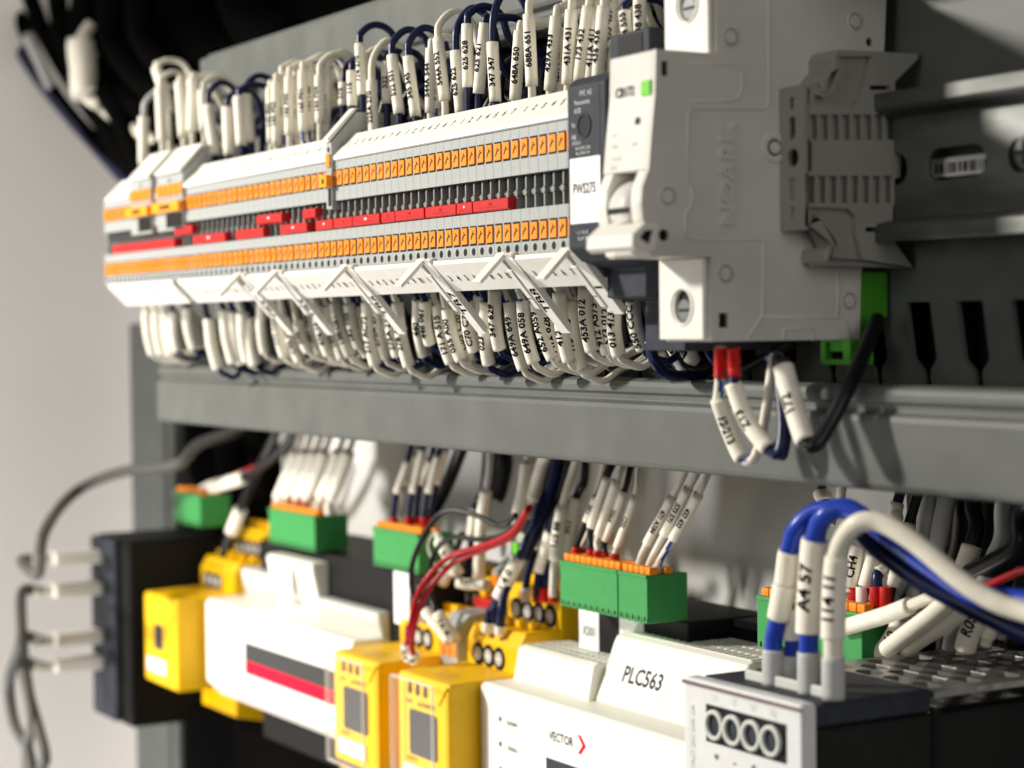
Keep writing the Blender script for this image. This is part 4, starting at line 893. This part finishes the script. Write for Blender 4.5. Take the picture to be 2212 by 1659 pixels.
# ================================================================ right hand background wires
def C7(x, y): return (1526+.3102*x, 1002.8+.3102*y)
def W7(l): return [P(*C7(a, b), y=yy) for a, b, yy in l]
RB = [
 ([(820,100,112),(800,200,112),(830,260,110),(790,360,110)],1.9,'cblack',(1,2,3.4,''),'wire with cream sleeve nearest the duct edge, left of the blue loop'),
 ([(960,100,112),(930,250,112),(890,330,110),(860,420,108)],2.0,'cwhite',None,'white wire behind the blue loop, second from the left'),
 ([(1120,480,96),(1060,560,95),(1010,800,93),(1000,900,92)],2.0,'cwhite',(1,2.6,3.0,'CH4'),'cream sleeve printed CH4 directly behind the white loop'),
 ([(1200,560,98),(1170,640,96),(1110,850,94),(1070,980,93),(1045,1030,92)],2.0,'navy',(1,2,3.0,''),'navy wire with cream sleeve into the first red collar behind the loop'),
 ([(1330,270,104),(1320,400,102),(1240,690,98),(1190,780,95),(1190,940,94),(1180,1020,93)],2.0,'navy',(0,2.7,2.6,'5A 5'),'navy wire with long cream sleeve into the second red collar'),
 ([(1410,420,106),(1390,560,102),(1290,850,98),(1255,1000,96)],2.0,'cblack',(0,2,2.8,''),'black wire with cream sleeve right of the red collars'),
 ([(1560,100,116),(1530,400,114),(1500,560,112),(1300,900,104)],3.6,'cgrey',None,'wide pale grey wire hanging from the duct behind the white loop'),
 ([(1700,150,116),(1640,420,114),(1600,600,112),(1420,980,106)],3.6,'cgrey',None,'second wide pale grey wire hanging from the duct behind the loop'),
 ([(1860,200,114),(1880,420,112),(1850,570,110),(1760,820,106),(1700,960,104)],3.0,'cblack',(2,3,3.8,''),'black cable with wide cream sleeve right of the grey wires'),
 ([(2080,200,112),(2060,500,110),(2000,650,108),(1900,900,104)],3.0,'cgrey',None,'pale grey wire near the right edge below the duct'),
 ([(2600,50,108),(2230,300,108),(2200,560,106),(2000,700,106),(1700,830,108),(1500,900,110)],4.2,'cblack',None,'thick black cable curving left near the right edge'),
 ([(2900,600,80),(2250,730,90),(2150,760,92),(2000,830,94),(1850,900,96)],1.6,'cred',None,'thin red wire at the right edge below the black cable'),
 ([(1640,910,82),(1560,930,82),(1420,985,82),(1250,1050,82),(950,1140,84)],2.2,'cwhite',(2,4,3.2,''),'cream sleeve lying almost level across the green connector'),
 ([(1700,940,80),(1560,1060,80),(1400,1180,80),(1260,1290,82)],2.4,'cwhite',(0,3,3.3,''),'long cream sleeve slanting down to the power supply, upper one'),
 ([(1830,980,84),(1640,1120,84),(1480,1220,84),(1400,1290,86)],2.4,'cwhite',(0,3,3.3,''),'long cream sleeve slanting down to the power supply, lower one'),
 ([(1440,1000,96),(1360,1080,94),(1270,1230,92),(1200,1330,92)],2.2,'cgrey',(1,3,3.0,'A10'),'cream sleeve printed A10 beside the green connector end'),
 ([(1950,900,92),(1890,1030,90),(1830,1180,90),(1800,1290,90)],2.4,'cwhite',(0,3,3.8,'R0S'),'wide cream sleeve printed R0S behind the blue and white loop'),
 ([(1800,980,98),(1740,1100,98),(1700,1200,98),(1680,1290,98)],2.2,'cgrey',None,'pale wire left of the sleeve printed R0S'),
 ([(2060,980,94),(2000,1060,94),(1960,1180,94),(1940,1260,94)],2.2,'cwhite',(1,2.2,2.9,''),'short cream sleeve right of the sleeve printed R0S'),
 ([(2200,1000,100),(2100,1100,100),(2040,1200,100)],2.2,'cgrey',None,'pale wire at the right edge above the supply vents'),
 ([(1500,850,108),(1420,930,106),(1330,1060,104)],2.6,'navy',None,'navy wire behind the crossing cream sleeves'),
]
for l, r, m, s_, lb in RB:
    pts = W7(l); k = 0
    if l[0][1] < 450: pts = [pts[0]+V((3,8,26))]+pts; k = 1
    wire(lb, pts, r*.8, m, [(s_[0]+k, s_[1]+k, s_[2]*.8, s_[3], False)] if s_ else None, n=8)
for k, bx in enumerate((1030,1085,1180,1250)):
    q = P(*C7(bx, 970), y=93); tag(MB().cyl((q.x,93,q.z-4),(0,0,1),1.9,9,'white' if k == 1 else 'ferred',18).build('ferrule_collar', bevel=.2, origin=(q.x,93,q.z-4)), '%s ferrule collar on the connector behind the loop, %s from left' % ('white' if k == 1 else 'red', nth(k+1)), 'ferrule', 'ferrule collars behind the loop')

# black cables added to paint the dark depth behind those wires
for k in range(13):
    x = 2+k*10; wire('black cable added to darken the gaps behind the right hand wires', [V((x,126,-70)), V((x+rnd.uniform(-4,4),128,-100)), V((x-6,130,-125)), V((x-12+rnd.uniform(-4,4),128,-170))], 5.2, 'cblack', group='black cables added to darken the right bay', n=5)

for k, (l, r) in enumerate((([(390,900),(400,980),(430,1060),(470,1180)],13),([(450,900),(455,980),(480,1060),(540,1180)],14),([(510,910),(515,980),(530,1060),(590,1190)],13),([(560,920),(570,980),(575,1040),(585,1110)],9))):  # tubes painted black for the duct's shadow and the black cables
    wire('black tube for duct shadow and cables above the far left yellow relay, %s from left' % nth(k+1), [P(a, b_, y=124) for a, b_ in l], r, 'void', n=8, name='darkener', cat='darkener')
tag(MB().box(-580, -300, 104, 108, -420, -226, 'void').build('shade_sheet', bevel=1), 'black sheet added to darken the space below the far left devices', 'shade sheet')  # black sheet added to darken the space under the devices
# ================================================================ power supply
px0, px1, pf, zt = 36.2, 87.0, 15, -135.0
t = thing('power_supply', 'black power supply with perforated top and pale front, bottom right corner', 'power supply', (px0,pf,-200))
b = MB().box(px0, px1, 18, 137, -262, -141.5, 'psu'); b.build('case', t, 1.2, 3)
MB().prism('x', [(18,-141.4),(18,-136.5),(20,-135.3),(56,-135.3),(56,-141.4)], px0+.2, px1-.2, 'dark').build('terminal_hood', t, .8)
H = []
r = 0; y = 59.5
while y < 130:
    x = px0+2+(5.6 if r % 2 else 0)
    while x < px1-10.5: H.append([(x,y+2.9),(x+2.2,y),(x+8.2,y),(x+10.2,y+2.9),(x+8.2,y+5.8),(x+2.2,y+5.8)]); x += 11.5
    y += 7.0; r += 1
MB().prism('z', [(px0+.3,57),(px1-.3,57),(px1-.3,137),(px0+.3,137)], -138.0, -136.2, 'mesh', H).build('perforated_top', t, .3)
MB().box(px0+1.5, px1-1.5, 58, 136, -141.4, -140.8, 'black').build('dark_interior', t)
MB().prism('y', rrect(px0-.3, px1+.1, -262, zt, 1.6), 13, 18, 'psuf').build('front_plate', t, 1.0, 3)
MB().box(px0-.35, px1+.15, 12.6, 13, -136.9, -135.9, 'violet').build('trim_line', t)
za, zb_ = -151.0, -141.0
MB().box(px0+10.4, px0+44.6, 12.8, 13, za, zb_, 'black').build('terminal_window', t)
b = MB()
for k in range(4):
    cx = px0+14.9+k*8.1; cz = (za+zb_)/2+.0
    b.ring((cx,12.9,cz),(0,-1,0),2.95,4.1,1.2,'lgrey',32); b.cyl((cx,12.95,cz),(0,-1,0),2.9,.2,'dark',28)
b.build('screw_ring', t)
b = MB()
for k, s_ in enumerate(('1.1','1.2','2.1','2.2')): b.text(s_, 2.4, (px0+13.9+k*8.4, 12.55, -138.6), (1,0,0), (0,0,1), 'lgrey', .8)
for k, s_ in enumerate(('+','-','+','-')): b.text(s_, 3.4, (px0+14.9+k*8.1, 12.7, -154.4), (1,0,0), (0,0,1), 'inkg')
b.text('OUTPUT DC 24V 5A', 2.4, (px0+3.8,12.7,-153), (0,0,1), (-1,0,0), 'lgrey'); b.text('DC OK', 3.0, (px0+17,12.7,-160), (1,0,0), (0,0,1), 'inkg')
b.build('printed_front', t)
MB().box(px1+.0, px1+.5, 56, 58.4, -262, -141, 'black').build('side_joint', t)
MB().box(px0+12, px1-3, 24.5, 26.0, -135.4, -132.6, 'lgrey').build('guide_rim', t, .4)
# wires of the power supply; grey boots stand in the hood
def C8(x, y): return (1438.7+.3497*x, 1308+.3497*y)
bx = [(660,'blue'),(775,'blue'),(880,'blue'),(1030,'cwhite')]
BOOTB = [P(*C8(660,470), z=-134), P(*C8(775,500), z=-134), P(*C8(880,520), z=-134), P(*C8(1030,540), z=-134)]
ybt = 26
def Q(px, py, y=ybt): return P(px, py, y=y)
WL = [
 ('blue wire of the power supply, leftmost, two cream sleeves stacked', [(1670,1480),(1671,1402),(1672,1375),(1682,1335),(1695,1262),(1705,1190),(1722,1140),(1770,1102),(1850,1110),(1960,1180),(2080,1270),(2230,1300),(2480,1340)], 'blue', [(3,4,3.1,''),(4,5,2.9,'')], 2.45, 0),
 ('blue wire of the power supply, second from left, short blue end', [(1712,1500),(1712,1415),(1712,1392),(1712,1360),(1718,1290),(1726,1210),(1745,1140),(1800,1100),(1880,1125),(2000,1215),(2100,1290),(2230,1315),(2480,1380)], 'blue', [(2.4,5,2.8,'L4')], 2.2, 4),
 ('blue wire of the power supply, third from left, wide cream sleeve', [(1747,1500),(1747,1408),(1747,1380),(1747,1352),(1752,1260),(1760,1165),(1782,1115),(1830,1098),(1910,1150),(2010,1225),(2110,1285),(2230,1300),(2480,1350)], 'blue', [(2.6,5,3.4,'A4 57')], 2.6, 0),
 ('thick white wire of the power supply, arching over to the right edge', [(1800,1510),(1800,1420),(1800,1390),(1800,1350),(1804,1250),(1815,1180),(1850,1132),(1905,1130),(1980,1175),(2070,1250),(2150,1300),(2240,1330),(2480,1400)], 'cwhite', [(2.4,4.6,3.1,'114 11')], 2.5, -3),
]
for lb, l, m, sls, r, dy in WL:
    pts = []
    for k, (a, b_) in enumerate(l):
        pts.append(Q(a, b_, ybt+dy+max(0, k-6)*3.0))
    wire(lb, pts, r, m, [(i0,i1,rs,tx,True,V((.3,-.95,0))) for i0,i1,rs,tx in sls], 'power supply wires', boots=[(0,1,3.0,'cgrey')], stripe=None if m == 'blue' else None, n=8)
wire('navy wire in the shade under the white arch', [Q(a, b_, y_) for a, b_, y_ in ((1860,1150,36),(1900,1190,40),(1980,1250,44),(2070,1300,48),(2150,1340,52),(2240,1380,56),(2480,1460,66))], 2.4, 'navy')

# ================================================================ far left: network device, plugs and cables
t = thing('network_switch', 'blurred black network switch with round ports on its pale front, far left', 'network switch', (-570,52,-197))
MB().box(-571, -520, 53, 136, -247, -149, 'black').build('case', t, 1.5)
MB().prism('y', rrect(-573, -535, -246, -150, 2), 50, 53, 'dark').build('front_plate', t, .6)
b = MB()
for zz in (-163,-176,-200,-212): b.cyl((-543, 50, zz), (0,-1,0), 4.4, .3, 'black', 24)
b.build('round_port', t)
for k, (zz, pc) in enumerate(((-160,[(110,1290),(82,1240),(95,1150),(160,1065),(260,1020),(380,1005),(430,960)]),(-177,[(100,1345),(45,1385),(20,1470),(30,1560),(60,1620),(75,1700)]),(-203,[(100,1520),(70,1560),(60,1600),(60,1700)]),(-217,[(110,1570),(95,1620),(90,1660),(100,1720)]))):
    x_p = -552
    q0 = P(pc[0][0], pc[0][1], y=20)
    s0 = V((-560, 50, zz))
    pts = [s0, V((-561, 40, zz+.5)), V((-562, 26, zz)), V((q0.x, 6, q0.z))]
    tt = thing('network_cable', 'grey cable with a pale plug in the network switch, %s from top' % nth(k+1), 'cable', s0, 'cables plugged in the network switch')
    MB().box(-567, -553, 24, 50, zz-3.6, zz+3.6, 'white').build('plug', tt, 1.2)
    MB().tube(cr([V((-560,26,zz)), V((-560,14,zz))], 4), 2.8, 'sleeve2', 14).build('strain_relief', tt)
    path = [V((-560,18,zz)), V((-560,8,zz))]+[P(a, b_, y=(0 if i < 3 else 0+i*14) if k == 0 else 0) for i, (a, b_) in enumerate(pc[1:], 1)]
    if k == 0: path.append(P(520, 930, y=118))
    MB().tube(cr(path, 8), 2.9, 'gcable', 14).build('cable', tt)
# cable bundle upper left
UB = [([(60,-20),(100,80),(165,190),(240,290),(330,370)],4.5,'cblack'),([(20,-30),(60,80),(110,190),(200,300),(320,390)],4.0,'cblack'),([(120,-30),(140,90),(200,200),(280,280),(380,330)],5,'cblack'),
 ([(180,-30),(170,90),(230,180),(310,240),(400,290)],5,'cblack'),([(240,-40),(240,80),(300,170),(370,220),(440,270)],6,'cblack'),([(300,-40),(310,80),(360,150),(430,200),(500,250)],6,'cblack'),
 ([(0,30),(70,150),(140,240),(220,330),(300,420)],3.5,'navy'),([(170,180),(230,240),(290,280),(340,310),(380,330)],3.0,'cwhite'),([(60,80),(90,140),(120,210),(160,270)],3.2,'cgrey'),([(130,60),(200,200),(250,300),(330,400)],6,'cblack'),([(170,120),(250,230),(300,330),(360,420)],6,'cblack')]
nms = ['black cable along the wall edge of the upper left bundle','outermost black cable of the upper left bundle','black cable inside the upper left bundle, second row','black cable inside the upper left bundle, third row','thick black cable in the upper left bundle, right side','thick black cable nearest the upper duct cover','navy cable at the lower edge of the upper left bundle','pale cable running from the white sleeve to the terminals','short pale cable half hidden in the upper left bundle','thick black cable under the white sleeve','thick black cable at the low end of the bundle']
for (l, r, m), lb in zip(UB, nms): wire(lb, [P(a, b_, y=60+i*3) for i, (a, b_) in enumerate(l)], r*1.15, 'void' if m == 'cblack' else m, group='cables of the upper left bundle', n=8)  # black cables take the darker shade black
for k, (l, r) in enumerate((([(210,-120),(230,0),(270,120),(340,230),(430,300)],15),([(300,-120),(320,0),(350,110),(410,190),(500,240)],17),([(400,-120),(410,0),(440,80),(500,150),(600,190)],17),([(500,-140),(520,-20),(560,60),(640,110)],14))):  # black tubes added to fill the dark corner behind the bundle
    wire('broad black tube added to darken the corner above the terminals, %s from left' % nth(k+1), [P(a, b_, y=88+i*2) for i, (a, b_) in enumerate(l)], r, 'void', n=8, name='darkener', cat='darkener')
q = P(175, 90, y=52); q2 = P(185, 205, y=52)
wire('broad blurred white sleeve standing out of the upper left bundle', [q+V((0,6,10)), q, (q+q2)/2, q2, q2+V((6,6,-6))], 3.5, 'cwhite', [(1,3,7.5,'',True)])
# things under the far row: green connector bottom
green_conn(-340, -300, 'blurred green connector hanging below the left white controller', 86, -262, -240, 17)
